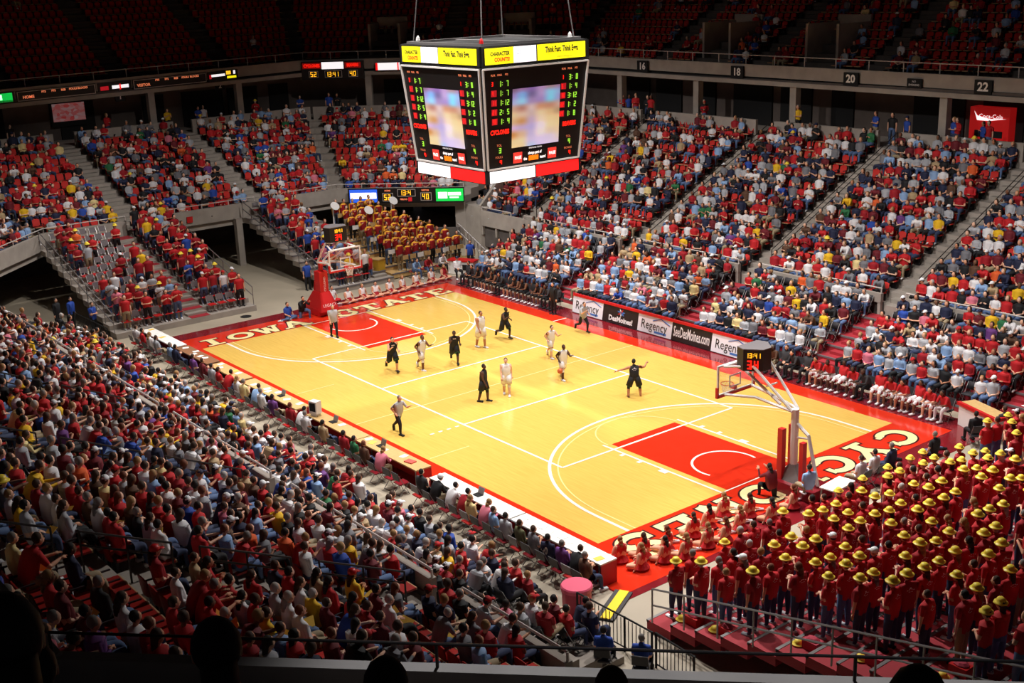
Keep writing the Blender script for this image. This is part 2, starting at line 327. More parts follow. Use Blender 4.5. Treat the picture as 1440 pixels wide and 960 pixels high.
# outer octagon ring, offset q from the concourse parapet line
def ring(q): return [(41.3+q, 14.2+.414*q), (28.6+.414*q, 26.9+q), (-28.6-.414*q, 26.9+q), (-41.3-q, 14.2+.414*q), (-41.3-q, -14.2-.414*q), (-28.6-.414*q, -26.9-q), (28.6+.414*q, -26.9-q), (41.3+q, -14.2-.414*q)]
RN = ['end_near', 'far_corner_near', 'far_side', 'far_corner', 'end', 'near_corner', 'near_side', 'camera_corner']   # side i joins vertex i-1 .. i
def side(q, i): r = ring(q); return r[i-1], r[i]
def dz(x, y): return (.38*min(1, max(0, (7-x)/35)) if y > 26 else (.45 if x < -29 and y > 14 else .45*min(1, max(0, (y+7.5)/20))) if x < 0 else 0)
def ringwall(name, i, q, z0, z1, th, m, sh=0, cuts=None):
    p, r_ = side(q, i); p = Vector(p); r_ = Vector(r_); t = (r_-p).normalized(); L = (r_-p).length; n = Vector((t.y, -t.x)); n = -n if n.dot(p) > 0 else n; b = MB()
    for a, c in (cuts(L) if cuts else [(0, L)]):
        A = p+t*a; B = p+t*c; P = [A, B, B+n*th, A+n*th]
        if (t.x*n.y-t.y*n.x) < 0: P = [P[1], P[0], P[3], P[2]]
        D = [sh*dz(v.x, v.y) for v in P]; b.hexa([(v.x, v.y, z0+d) for v, d in zip(P, D)]+[(v.x, v.y, z1+d) for v, d in zip(P, D)], m)
    return S(b.build(name))
for i in (1, 2, 3, 4, 5, 6, 7):
    nm_ = RN[i]
    def cuts(L, i=i):
        if i == 2:   # far side runs from +x to -x
            g = [28.6-a for a in AX[::-1]]; return seg_gaps(0, L, [(v-.7, v+.7) for v in g])
        if i == 4: g = [10.05, 18.3]; return seg_gaps(0, L, [(v-.7, v+.7) for v in g])
        return [(0.35, L-.35)]
    ringwall('wall_concourse_parapet_'+nm_, i, 0, 7.15, 8.1, .2, CONC, 0, cuts)
    p0, p1 = side(-.2, i); r0, r1 = side(6, i); b = MB(); b.prism([p0, p1, r1, r0], 6.85, 7.17, CONC) if True else None; S(b.build('floor_concourse_'+nm_))
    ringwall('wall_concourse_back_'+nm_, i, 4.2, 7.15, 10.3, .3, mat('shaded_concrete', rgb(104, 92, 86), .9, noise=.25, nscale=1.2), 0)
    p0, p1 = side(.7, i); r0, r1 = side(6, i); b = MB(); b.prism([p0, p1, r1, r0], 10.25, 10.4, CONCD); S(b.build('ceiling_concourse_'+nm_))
    ringwall('trim_balcony_beam_'+nm_, i, 1.1, 9.82, 10.08, .5, CONC, 1)
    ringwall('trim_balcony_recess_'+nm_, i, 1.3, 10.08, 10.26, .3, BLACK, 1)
    ringwall('wall_balcony_front_'+nm_, i, 1.1 if i != 7 else 1.0, 10.26, 10.98 if i != 7 else 10.95, .25 if i != 7 else .15, CONC, 1)
    if i != 6:
        p0, p1 = side(1.3, i); r0, r1 = side(2.9, i); b = MB(); b.prism([p0, p1, r1, r0], 10.5, 10.7, CONCD); S(b.build('floor_balcony_walk_'+nm_))
        p, r_ = side(1.22 if i != 7 else .92, i); z = 11.5 if i != 7 else 11.19
        rail_thing([(p[0], p[1], z+dz(*p)), (r_[0], r_[1], z+dz(*r_))], 'long rail of the upper balcony front, %s' % nm_.replace('_', ' '), RAILW if i != 7 else DRAIL, .03 if i != 7 else .016, postdrop=.55, step=2.2 if i != 7 else 4.0)
# black slabs painting the dark of open doorways, and pillars, along the concourse
b = MB()
k = 0
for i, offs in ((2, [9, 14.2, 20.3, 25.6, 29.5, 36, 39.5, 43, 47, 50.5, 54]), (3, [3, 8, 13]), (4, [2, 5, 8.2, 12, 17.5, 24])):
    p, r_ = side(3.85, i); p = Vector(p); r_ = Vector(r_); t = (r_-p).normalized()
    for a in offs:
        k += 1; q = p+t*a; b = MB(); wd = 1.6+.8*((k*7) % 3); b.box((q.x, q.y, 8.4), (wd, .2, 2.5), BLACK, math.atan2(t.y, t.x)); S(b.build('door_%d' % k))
        if k % 2 == 0:
            c = q+t*(wd/2+.5); c = c-Vector((-t.y, t.x))*(-2.9 if Vector((-t.y, t.x)).dot(c) < 0 else 2.9); b = MB(); b.box((c.x, c.y, 8.7), (.45, .45, 3.1), CONC, math.atan2(t.y, t.x)); S(b.build('wall_pillar_%d' % k))
# upper deck
UP = {}
for i in (1, 2, 3, 4, 5, 7):
    p, r_ = side(2.9, i); p = Vector(p); r_ = Vector(r_); t = (r_-p); L = t.length; t.normalize(); n = Vector((-t.y, t.x)); n = -n if n.dot(p) < 0 else n
    al = {2: [8, 16, 24.0, 33.2, 41.8, 50.5], 4: [6, 14, 22], 3: [9], 5: [9], 1: [9], 7: []}[i]
    UP[i] = Block('floor_upper_deck_'+RN[i], (p.x, p.y), t, n, L, 14 if i != 7 else 9, .86, .47 if i != 7 else .44, 10.75+(.25 if i in (3, 4) else 0) - (.25 if i == 7 else 0), .414, .414, al, m=CONCD, pitch=.54, phrase='upper balcony')
# ================================================================== COURT
ct = S(thing('basketball_court', (0, 0, 0), 'glossy maple basketball court with red border and cream lettering', 'court'))
def flat(name, polys, z, m):
    b = MB()
    for i, P in enumerate(polys):
        if sum(P[j][0]*P[(j+1) % len(P)][1]-P[(j+1) % len(P)][0]*P[j][1] for j in range(len(P))) < 0: P = P[::-1]
        b.add([(x, y, z+(i % 24)*.00012) for x, y in P], [tuple(range(len(P)))], m)
    return b.build(name, ct)
def rect(x0, x1, y0, y1): return [(x0, y0), (x1, y0), (x1, y1), (x0, y1)]
b = MB(); b.box((0, .25, .0), (35.0, 19.2, .02), MARF); b.build('apron', ct)
flat('red_border', [rect(-16.4, 16.3, -8.7, 8.55), rect(16.3, 17.2, -9.3, -3.6), rect(13, 16.3, -9.3, -8.7)], .014, KEYR)
flat('playing_floor', [rect(-14.325, 14.325, -7.62, 7.62)], .018, WOOD)
for sx in (-1, 1):
    a, c = sorted((sx*14.325, sx*8.55)); flat('key_paint', [rect(a, c, -1.68, 1.68)], .022, KEYR)
def arc(cx, cy, r, a0, a1, w_, n=48):
    return [[(cx+(r-w_/2)*math.cos(u), cy+(r-w_/2)*math.sin(u)), (cx+(r+w_/2)*math.cos(u), cy+(r+w_/2)*math.sin(u)), (cx+(r+w_/2)*math.cos(v), cy+(r+w_/2)*math.sin(v)), (cx+(r-w_/2)*math.cos(v), cy+(r-w_/2)*math.sin(v))] for u, v in [(a0+(a1-a0)*i/n, a0+(a1-a0)*(i+1)/n) for i in range(n)]]
def lines(name, P, m=LINEW, z=.026): return flat(name, P, z, m)
lw = .05
for sx in (-1, 1):
    hx = sx*12.75; a0 = -math.pi/2 if sx < 0 else math.pi/2
    lines('three_point_line', arc(hx, 0, 6.32, a0, a0+math.pi, .12)+[rect(*sorted((hx, sx*14.325)), s*6.32-.06, s*6.32+.06) for s in (-1, 1)])
    lines('inner_three_point_line', arc(hx, 0, 6.02, a0, a0+math.pi, .05)+[rect(*sorted((hx, sx*14.325)), s*6.02-.025, s*6.02+.025) for s in (-1, 1)], LINEP, .024)
    lines('free_throw_circle', arc(sx*8.53, 0, 1.83, a0, a0+math.pi, .05, 32), LINEP, .024)
    lines('restricted_arc', arc(sx*12.75, 0, 1.22, a0-.25, a0+math.pi+.25, .09, 32))
    lines('lane_line', [rect(*sorted((sx*8.4, sx*14.325)), s*1.98-.045, s*1.98+.045) for s in (-1, 1)]+[rect(sx*v-.08, sx*v+.08, s*2.12-.1, s*2.12+.1) for v in (9.6, 10.5) for s in (-1, 1)]+[rect(sx*11.7-.18, sx*11.7+.18, s*2.1-.12, s*2.1+.12) for s in (-1, 1)])
    lines('baseline', [rect(sx*14.33-.03, sx*14.33+.03, -1.98, 1.98)])
V = [rect(-9, 9, s*4.5-lw, s*4.5+lw) for s in (-1, 1)]+[rect(x-lw, x+lw, -4.5, 4.5) for x in (-9, -3, 3, 9)]
V += [rect(3-lw, 3+lw, -4.9-.4*i, -4.72-.4*i) for i in range(4)]
lines('volleyball_line', V, LINEW, .028)
lines('faint_centre_line', [rect(-.03, .03, -7.62, 7.62)]+[rect(sx*5-.025, sx*5+.025, s*6.6-.9, s*6.6+.9) for sx in (-1, 1) for s in (-1,)], LINEP, .024)
lines('coach_mark', [rect(-5.8-.04, -5.8+.04, 7.62, 8.5)])
# slab serif lettering
def glyph(ch, e=0):
    """polygons in a unit cell 1 wide 1 high; e = outline growth"""
    P = []; tk = .24; sf = .13
    def st(x0, y0, x1, y1, t=tk):
        dx, dy = x1-x0, y1-y0; L = math.hypot(dx, dy); nx, ny = -dy/L*(t/2+e), dx/L*(t/2+e); ex, ey = dx/L*e, dy/L*e
        P.append([(x0-ex-nx, y0-ey-ny), (x1+ex-nx, y1+ey-ny), (x1+ex+nx, y1+ey+ny), (x0-ex+nx, y0-ey+ny)])
    def se(xc, y, w_=.44): P.append([(xc-w_/2-e, y-sf/2-e), (xc+w_/2+e, y-sf/2-e), (xc+w_/2+e, y+sf/2+e), (xc-w_/2-e, y+sf/2+e)])
    def ar(a0, a1, rx=.38, ry=.41, cx=.5, cy=.5):
        n = 20
        for i in range(n):
            u, v = R(a0+(a1-a0)*i/n), R(a0+(a1-a0)*(i+1)/n+1); ti, to = -tk/2-e, tk/2*.8+e
            P.append([(cx+(rx+ti)*math.cos(u), cy+(ry+ti)*math.sin(u)), (cx+(rx+to)*math.cos(u), cy+(ry+to)*math.sin(u)), (cx+(rx+to)*math.cos(v), cy+(ry+to)*math.sin(v)), (cx+(rx+ti)*math.cos(v), cy+(ry+ti)*math.sin(v))])
    b0, t0 = sf/2, 1-sf/2
    if ch == 'I': st(.5, 0, .5, 1); se(.5, b0, .62); se(.5, t0, .62)
    elif ch == 'O': ar(0, 360)
    elif ch == 'C': ar(48, 312); P.append([(.72-e, .6-e), (.86+e, .6-e), (.86+e, .92+e), (.72-e, .85)]); P.append([(.72, .15-e), (.9+e, .2-e), (.86+e, .32+e), (.72-e, .3)])
    elif ch == 'W': st(.12, 1, .33, 0, .2); st(.33, 0, .5, .8, .16); st(.5, .8, .67, 0, .2); st(.67, 0, .88, 1, .16); se(.14, t0, .36); se(.86, t0, .34); se(.5, t0-.1, .22)
    elif ch == 'A': st(.5, 1, .16, 0, .17); st(.5, 1, .84, 0, .25); st(.3, .34, .7, .34, .12); se(.15, b0, .36); se(.84, b0, .42)
    elif ch == 'S': ar(30, 235, .3, .25, .5, .73); ar(-155, 60, .33, .27, .5, .28); P.append([(.7-e, .64-e), (.86+e, .64-e), (.86+e, .98+e), (.7-e, .9)]); P.append([(.1-e, .02-e), (.26, .08), (.28+e, .36+e), (.1-e, .36+e)])
    elif ch == 'T': st(.5, 0, .5, 1); st(.06, .93, .94, .93, .14); se(.5, b0, .56); P.append([(.03-e, .66-e), (.17+e, .66-e), (.17+e, 1+e), (.03-e, 1+e)]); P.append([(.83-e, .66-e), (.97+e, .66-e), (.97+e, 1+e), (.83-e, 1+e)])
    elif ch == 'E': st(.28, 0, .28, 1); st(.1, .93, .88, .93, .14); st(.1, .07, .9, .07, .14); st(.3, .5, .66, .5, .13); P.append([(.76-e, .68-e), (.9+e, .68-e), (.9+e, 1+e), (.76-e, 1+e)]); P.append([(.78-e, 0-e), (.93+e, 0-e), (.93+e, .34+e), (.78-e, .34+e)])
    elif ch == 'L': st(.3, 0, .3, 1); se(.3, t0, .52); st(.1, .07, .92, .07, .14); P.append([(.8-e, -e), (.95+e, -e), (.95+e, .38+e), (.8-e, .38+e)])
    elif ch == 'Y': st(.5, 0, .5, .5); st(.5, .45, .14, 1, .22); st(.5, .45, .86, 1, .18); se(.5, b0, .5); se(.15, t0, .4); se(.86, t0, .38)
    elif ch == 'N': st(.2, 0, .2, 1, .17); st(.2, 1, .8, 0, .22); st(.8, 0, .8, 1, .17); se(.2, b0, .38); se(.17, t0, .34); se(.8, t0, .38)
    return P
def floor_word(word, y_of, x_base, up, w_, h):
    for j, ch in enumerate(word):
        if ch == ' ': continue
        for e, m, z in ((.045, DKOUT, .020), (0, CREAM, .024)):
            P = []
            for poly in glyph(ch, e):
                Q = [(x_base+up*(.04+py*h), y_of(j, px)) for px, py in poly]; P.append(Q)
            flat('letter_outline' if e else 'letter', P, z, m)
yo = lambda j, px: -7.45+1.52*j+px*1.44
floor_word('IOWA STATE', yo, -14.42, -1, 1.44, 1.2)
yn = lambda j, px: 7.3-1.875*j-px*1.7
floor_word('CYCLONES', yn, 14.55, 1, 1.7, 1.45)
# ================================================================== HOOPS
def hoop(sx, label, padded):
    # local frame: +x points from court centre towards the stand, built at sx=+1 then turned
    o = thing('basketball_hoop', (sx*15.7, 0, 0), label, 'hoop', 0 if sx > 0 else math.pi)
    X = lambda x: x-15.7
    b = MB(); b.box((X(16.1), 0, .22), (1.7, 1.1, .36), MAROON if not padded else REDP); b.build('base', o)
    col = REDP if padded else WHITEP
    if padded:
        b = MB(); b.hexa([(X(15.0), -.55, .3), (X(16.9), -.55, .3), (X(16.9), .55, .3), (X(15.0), .55, .3), (X(15.45), -.3, 1.25), (X(16.2), -.3, 1.25), (X(16.2), .3, 1.25), (X(15.45), .3, 1.25)], REDP)
        b.box((X(15.75), 0, 1.75), (.55, .5, 1.2), REDP); pd = b.build('base_pad', o)
        M = frameM((-15.0+0, 0, 0), (0, 1, 0), (0, 0, 1))
    else:
        b = MB(); b.box((X(15.42), -.28, 1.25), (.2, .2, 1.9), REDP); b.box((X(15.42), .28, 1.25), (.2, .2, 1.9), REDP); b.box((X(16.25), -.2, 1.1), (.16, .2, 1.6), REDP); b.build('pad', o)
        b = MB(); b.hexa([(X(15.3), -.35, .4), (X(16.3), -.35, .4), (X(16.3), .35, .4), (X(15.3), .35, .4), (X(15.62), -.12, .95), (X(15.85), -.12, .95), (X(15.85), .12, .95), (X(15.62), .12, .95)], STEEL); b.build('carriage', o)
    b = MB(); b.tube((X(15.72), 0, .4), (X(15.72), 0, 2.9), .13, WHITEP if not padded else REDP, 8); b.build('mast', o)
    b = MB(); b.path([(X(15.75), -.0, 2.45), (X(16.3), 0, 2.1), (X(16.75), 0, .45)], .06, WHITEP if not padded else REDP); b.tube((X(16.3), 0, 2.0), (X(15.75), 0, 1.9), .04, WHITEP); b.tube((X(16.75), .0, .45), (X(15.8), 0, .8), .03, WHITEP); b.build('rear_strut', o)
    b = MB()
    for s in (-.32, .32):
        b.path([(X(15.72), s*.5, 2.85), (X(14.3), s, 3.02), (X(13.25), s*2.2, 2.95)], .055, WHITEP)
        b.tube((X(15.72), s*.5, 2.85), (X(14.25), s*1.3, 4.12), .05, WHITEP)
        b.tube((X(14.25), s*1.3, 4.12), (X(13.2), s*2.2, 3.95), .045, WHITEP)
    b.tube((X(15.1), 0, 2.9), (X(13.2), .0, 3.9), .05, WHITEP); b.tube((X(14.25), -.45, 4.12), (X(14.25), .45, 4.12), .045, WHITEP); b.tube((X(13.2), -.72, 3.95), (X(13.2), .72, 3.95), .045, WHITEP); b.tube((X(14.7), -.28, 3.5), (X(14.7), .28, 3.5), .03, WHITEP)
    b.build('boom_arm', o)
    bb = MB(); M = Matrix.Translation((X(13.1), 0, 0)) @ Matrix(((0, 0, -1, 0), (1, 0, 0, 0), (0, 1, 0, 0), (0, 0, 0, 1)))
    frame_rect(bb, M, -.93, .93, 2.88, 3.98, .06, -.03, .03, WHITEP); frame_rect(bb, M, -.3, .3, 3.05, 3.5, .05, .016, .03, WHITEP)
    fr = bb.build('backboard_frame', o); g = MB(); slab(g, M, -.87, .87, 2.94, 3.92, -.012, .012, GLASS); g.build('glass', o)
    g = MB(); slab(g, M, -.95, .95, 2.82, 2.9, -.05, .06, REDP); slab(g, M, -.97, -.9, 2.82, 3.2, -.05, .05, REDP); slab(g, M, .9, .97, 2.82, 3.2, -.05, .05, REDP); g.build('edge_pad', o)
    b = MB(); n = 20; cx = X(12.72)
    for i in range(n): u, v = 2*math.pi*i/n, 2*math.pi*(i+1)/n; b.tube((cx+.23*math.cos(u), .23*math.sin(u), 3.05), (cx+.23*math.cos(v), .23*math.sin(v), 3.05), .014, REDP, 5)
    b.box((X(13.02), 0, 3.0), (.18, .14, .12), REDP); rim = b.build('rim', o)
    b = MB()
    for i in range(12):
        for s in (1, -1):
            u = 2*math.pi*i/12; pts = []
            for k in range(5): rr = .225-.09*min(1, k/3); a = u+s*k*.26; pts.append((cx+rr*math.cos(a), rr*math.sin(a), 3.04-.1*k))
            b.path(pts, .006, PAPER, 3)
    b.build('net', o)
    # shot clock box (three sided)
    sc_ = MB(); zc = 4.62 if padded else 4.32; xc = X(13.9)
    h = .37; r_ = .58; P = [(xc-r_*.55, -.5), (xc+r_*.1, -.62), (xc+r_, -.2), (xc+r_, .2), (xc+r_*.1, .62), (xc-r_*.55, .5)]
    sc_.prism(P[::1], zc-h, zc+h, BLKP); sc_.prism([(x*1.0, y) for x, y in P], zc+h, zc+h+.03, MIDGRAY); sco = sc_.build('shot_clock', o)
    sc_ = MB(); sc_.tube((xc, 0, zc-h), (xc, 0, 4.0 if not padded else 3.9), .03, STEEL); sc_.build('clock_post', o)
    faces = [((P[0], P[5]))] if padded else [((P[2], P[3]))]
    for ang in ((0,) if padded else (-38,)):
        if padded: F = frameM((P[0][0]-.01, 0, zc), (0, -1, 0), (0, 0, 1)) 
        else: F = frameM(((P[1][0]+P[2][0])/2+.02, (P[1][1]+P[2][1])/2-.02, zc), (P[2][0]-P[1][0], P[2][1]-P[1][1], 0), (0, 0, 1))
        d1 = MB(); digits(d1, F, '13:41', -.25, .1, .085, .17, E_AMB, .03, .026); digits(d1, F, '34', -.2, -.29, .15, .3, E_RED, .07, .045); d1.build('digits', sco)
    return o
GLASS = bpy.data.materials.new('clear_backboard'); GLASS.use_nodes = True; nt = GLASS.node_tree; nt.nodes.clear()
ou = nt.nodes.new('ShaderNodeOutputMaterial'); mx = nt.nodes.new('ShaderNodeMixShader'); tr = nt.nodes.new('ShaderNodeBsdfTransparent'); gl = nt.nodes.new('ShaderNodeBsdfGlossy'); gl.inputs['Roughness'].default_value = .05; mx.inputs[0].default_value = .09
tr.inputs[0].default_value = (.94, .95, .96, 1)
nt.links.new(tr.outputs[0], mx.inputs[1]); nt.links.new(gl.outputs[0], mx.inputs[2]); nt.links.new(mx.outputs[0], ou.inputs[0])
h1 = hoop(1, 'white steel basketball hoop with red padded legs by the yellow-hatted students', False)
h2 = hoop(-1, 'basketball hoop on a tall red padded base near the band', True)
bpy.context.view_layer.update()
text('pad_lettering', 'LEGACY', .22, frameM((-15.02, 0, .62), (0, 1, 0), (-.35, 0, 1)), TXT_W, h2)
text('pad_lettering', 'CYCLONES', .16, frameM((-15.4, 0, 1.7), (0, 0, 1), (0, -1, 0)), TXT_W, h2)
# ================================================================== CENTRE SCOREBOARD
sb = thing('hanging_scoreboard', (0, 0, 9.2), 'four-sided scoreboard hanging over centre court with video screens and yellow signs', 'scoreboard')
def SBf(k):   # k-th side: returns map from (right, height) at given half sizes
    return Matrix.Rotation(k*math.pi/2, 4, 'Z')
b = MB(); H0, H1, H2, H3 = 0.0, .5, 4.45, 5.2; ha, hb, hc = 2.38, 2.38, 2.72
b.hexa([(-2.3, -2.3, .02), (2.3, -2.3, .02), (2.3, 2.3, .02), (-2.3, 2.3, .02), (-2.3, -2.3, .52), (2.3, -2.3, .52), (2.3, 2.3, .52), (-2.3, 2.3, .52)], BLACK)
b.hexa([(-hb, -hb, .5), (hb, -hb, .5), (hb, hb, .5), (-hb, hb, .5), (-hc, -hc, 4.5), (hc, -hc, 4.5), (hc, hc, 4.5), (-hc, hc, 4.5)], BLKP)
b.box((0, 0, 4.88), (5.3, 5.3, .76), BLACK); b.build('housing', sb)
for k in range(4):
    Rk = SBf(k)
    # lower sign strip
    M = Rk @ frameM((0, -2.42, .1), (1, 0, 0), (0, 0, 1))
    b = MB(); slab(b, M, -2.42, 2.42, -.08, .42, -.08, -.01, BLACK); ls = b.build('sign_strip', sb)
    b = MB(); slab(b, M, -2.25, .0, -.05, .4, -.01, .02, E_WHT); b.build('white_sign', ls); b = MB(); slab(b, M, .08, 2.3, -.05, .4, -.01, .02, E_BRED); b.build('red_sign', ls)
    # upper strip
    M = Rk @ frameM((0, -2.72, 4.88), (1, 0, 0), (0, 0, 1))
    b = MB(); slab(b, M, -2.72, 2.72, -.36, .36, -.08, 0, BLACK); us = b.build('sign_strip', sb)
    b = MB(); slab(b, M, -2.5, -1.15, -.3, .3, 0, .03, E_YEL); slab(b, M, -1.15, -.03, -.3, .3, 0, .03, E_WHT); b.build('advert_panel', us)
    b = MB(); slab(b, M, .05, 2.5, -.3, .3, 0, .03, E_YEL); b.build('advert_panel', us)
    # main panel
    t = math.atan2(hc-hb, 4.0); Mp = Rk @ frameM((0, -(hb+hc)/2-.015, 2.5), (1, 0, 0), (0, -math.sin(t), math.cos(t)))
    b = MB(); fw0, fw1 = hb-.06, hc-.08; T = .07; tt = [(-fw0, -1.93), (fw0, -1.93), (fw1, 1.93), (-fw1, 1.93)]
    for i in range(4):
        a, c = tt[i], tt[(i+1) % 4]; b.tube(Mp @ Vector((a[0], a[1], .02)), Mp @ Vector((c[0], c[1], .02)), .045, WHITEP, 4)
    b.build('white_border', sb)
    # video screen: blurred live picture of a court
    cols = [[(120, 90, 120), (150, 110, 160), (130, 100, 170), (170, 140, 190), (160, 130, 140), (150, 120, 160)],
            [(150, 130, 190), (120, 170, 230), (110, 100, 150), (170, 150, 200), (130, 200, 240), (140, 170, 220)],
            [(160, 170, 220), (140, 200, 240), (150, 130, 180), (150, 130, 190), (120, 200, 235), (150, 150, 200)],
            [(190, 160, 140), (170, 120, 110), (200, 180, 180), (190, 140, 110), (180, 130, 110), (190, 160, 150)],
            [(210, 190, 150), (205, 180, 160), (190, 170, 170), (215, 195, 160), (200, 175, 130), (170, 140, 110)],
            [(200, 170, 130), (190, 140, 90), (180, 160, 190), (220, 200, 180), (215, 195, 150), (215, 190, 140)],
            [(200, 170, 210), (180, 160, 200), (170, 160, 210), (220, 210, 230), (215, 200, 160), (215, 195, 150)],
            [(190, 130, 70), (200, 170, 140), (180, 170, 210), (220, 210, 210), (205, 190, 170), (210, 190, 160)],
            [(215, 195, 150), (215, 200, 160), (190, 180, 220), (200, 190, 230), (200, 190, 220), (210, 195, 190)],
            [(220, 200, 150), (215, 195, 150), (170, 190, 230), (200, 190, 235), (205, 195, 230), (200, 190, 220)]]
    nx, ny = 30, 36; vs = []; fs = []; vc = []; A_ = np.array(cols, float)
    def smp(u, v):
        a, b_ = u*5, v*9; i0, j0 = min(int(a), 4), min(int(b_), 8); fa, fb_ = a-i0, b_-j0; fa = fa*fa*(3-2*fa); fb_ = fb_*fb_*(3-2*fb_); c_ = (A_[j0, i0]*(1-fa)+A_[j0, i0+1]*fa)*(1-fb_)+(A_[j0+1, i0]*(1-fa)+A_[j0+1, i0+1]*fa)*fb_; return rgb(*c_)
    for j in range(ny+1):
        for i in range(nx+1): vs.append(Mp @ Vector((-1.2+2.4*i/nx, 1.1-2.28*j/ny, .03))); vc.append(smp(i/nx, j/ny))
    for j in range(ny):
        for i in range(nx): fs.append((j*(nx+1)+i, (j+1)*(nx+1)+i, (j+1)*(nx+1)+i+1, j*(nx+1)+i+1))
    me = bpy.data.meshes.new('video_screen'); me.from_pydata(vs, [], fs); at = me.color_attributes.new('Col', 'FLOAT_COLOR', 'POINT'); at.data.foreach_set('color', [c for v in vc for c in v])
    me.materials.append(mat('video_picture', (0, 0, 0, 1), .5, emit=(1, 1, 1, 1), es=.62, vcol='Col')); so = bpy.data.objects.new('video_screen', me); C.objects.link(so); so.parent = sb
    # player columns
    for side_, x0, word, rows in ((-1, -2.25, 'CYCLONES', (('3', '1:', '7'), ('4', '1:', '7'), ('11', '1:', '12'), ('21', '2:', '5'), ('40', '1:', '4'))), (1, 1.28, 'BEAVERS', (('1', '3:', '0'), ('5', '1:', '4'), ('10', '3:', '12'), ('22', '1:', '2'), ('24', '1:', '8')))):
        for j, (a, c, e) in enumerate(rows):
            y = 1.24-.36*j; x1 = x0+.0*j-(-.04*j if side_ > 0 else -.05*j)*side_*-1
            x1 = x0+side_*-.02*j
            d1 = MB(); slab(d1, Mp, x1, x1+.26, y, y+.24, .015, .018, E_DRED) if j else None; digits(d1, Mp, a, x1+.05, y+.04, .055, .16, E_RED, .03, .02); d1.build('player_number', sb)
            d1 = MB(); digits(d1, Mp, c, x1+.4, y, .09, .21, E_GRN, .05, .026); d1.build('foul_number', sb)
            d1 = MB(); digits(d1, Mp, e, x1+.76 if len(e) < 2 else x1+.63, y, .09, .21, E_GRN, .05, .026); d1.build('points_number', sb)
        b = MB(); slab(b, Mp, x0-.0*side_, x0+.92, -.62, -.4, .015, .02, BLACK); np_ = b.build('name_plate', sb)
        bpy.context.view_layer.update()
        Mt = Matrix.Translation(sb.location) @ Mp
        text('lettering', word, .24, Mt @ Matrix.Translation((x0+.46, -.5, .02)), E_RED, sb, bold=.012, sx=.75)
        for xx, w_ in ((.1, 'PLYR'), (.42, 'FOUL'), (.75, 'PTS')): text('lettering', w_, .1, Mt @ Matrix.Translation((x0+xx, 1.68, .01)), E_ORG, sb, bold=.004, sx=.9)
        text('lettering', 'TOL', .13, Mt @ Matrix.Translation((x0+.45, -1.02, .01)), E_ORG, sb); text('lettering', 'FOULS' if side_ < 0 else 'BONUS', .12, Mt @ Matrix.Translation((x0+.45, -1.48, .01)), E_ORG, sb)
        d1 = MB(); digits(d1, Mp, '3' if side_ < 0 else '4', x0+.45, -1.32, .1, .2, E_GRN, .03, .03); d1.build('timeout_number', sb); d1 = MB(); digits(d1, Mp, '4', x0+.5, -1.76, .09, .16, E_RED, .03, .03); d1.build('foul_number', sb)
    # sponsor row under the screen
    b = MB(); slab(b, Mp, -1.12, 1.12, -1.8, -1.38, .012, .02, BLKP); sp = b.build('sponsor_row', sb)
    for xx in (-1.1, .66): b = MB(); slab(b, Mp, xx, xx+.44, -1.8, -1.38, .02, .03, mat('coral_sign', rgb(225, 60, 50), .6, emit=rgb(225, 60, 50), es=.7)); b.build('sponsor_tile', sp)
    for xx in (-.88, .88): text('lettering', 'PAGE', .17, Mt @ Matrix.Translation((xx, -1.59, .04)), E_WHT, sb, bold=.008, sx=.8)
    text('lettering', 'always part of', .16, Mt @ Matrix.Translation((-.02, -1.47, .03)), E_WHT, sb, bold=.006, sx=.75)
    b = MB(); slab(b, Mp, -.32, .18, -1.77, -1.58, .02, .026, E_OR2); b.build('sponsor_tile', sp)
    text('lettering', 'the', .16, Mt @ Matrix.Translation((-.5, -1.68, .03)), E_WHT, sb, bold=.006, sx=.8); text('lettering', 'team!', .16, Mt @ Matrix.Translation((.4, -1.68, .03)), E_WHT, sb, bold=.006, sx=.8)
    text('lettering', 'DIAMOND VISION', .08, Mt @ Matrix.Translation((0, -1.27, .03)), E_WHT, sb)
    M = Matrix.Translation(sb.location) @ Rk @ frameM((0, -2.72, 4.88), (1, 0, 0), (0, 0, 1))
    text('lettering', 'CHARACTER', .2, M @ Matrix.Translation((-1.82, .08, .04)), TXT_B, sb, bold=.008, sx=.8); text('lettering', 'COUNTS!', .2, M @ Matrix.Translation((-1.72, -.14, .04)), TXT_RE, sb, bold=.012, sx=.85)
    text('lettering', '22', .2, M @ Matrix.Translation((-.9, .08, .04)), TXT_T, sb); text('lettering', 'Think Fast. Think Eggs.', .3, M @ Matrix.Translation((1.27, .08, .04)), TXT_B, sb, sx=.62, bold=.012); text('lettering', 'www.iowaegg.org', .11, M @ Matrix.Translation((1.4, -.2, .04)), TXT_B, sb)
    M = Matrix.Translation(sb.location) @ Rk @ frameM((0, -2.42, .1), (1, 0, 0), (0, 0, 1)); text('lettering', 'The Official', .11, M @ Matrix.Translation((-1.2, .27, .035)), TXT_B2, sb); text('lettering', 'Hospital of Iowa State', .12, M @ Matrix.Translation((-.95, .1, .035)), TXT_B2, sb)
b = MB(); frame_rect(b, Matrix.Translation((0, 0, 5.3)), -2.5, 2.5, -2.5, 2.5, .12, -.05, .05, STEEL); b.box((0, 0, 5.2), (4.9, .3, .2), STEEL); b.build('top_frame', sb)
b = MB(); [b.tube((sx*2.3, sy*2.3, 5.3), (sx*.8, sy*.8, 20.6), .025, STEEL) for sx in (-1, 1) for sy in (-1, 1)]; b.build('hanging_cable', sb); sb.children[-1]['kind'] = 'stuff'
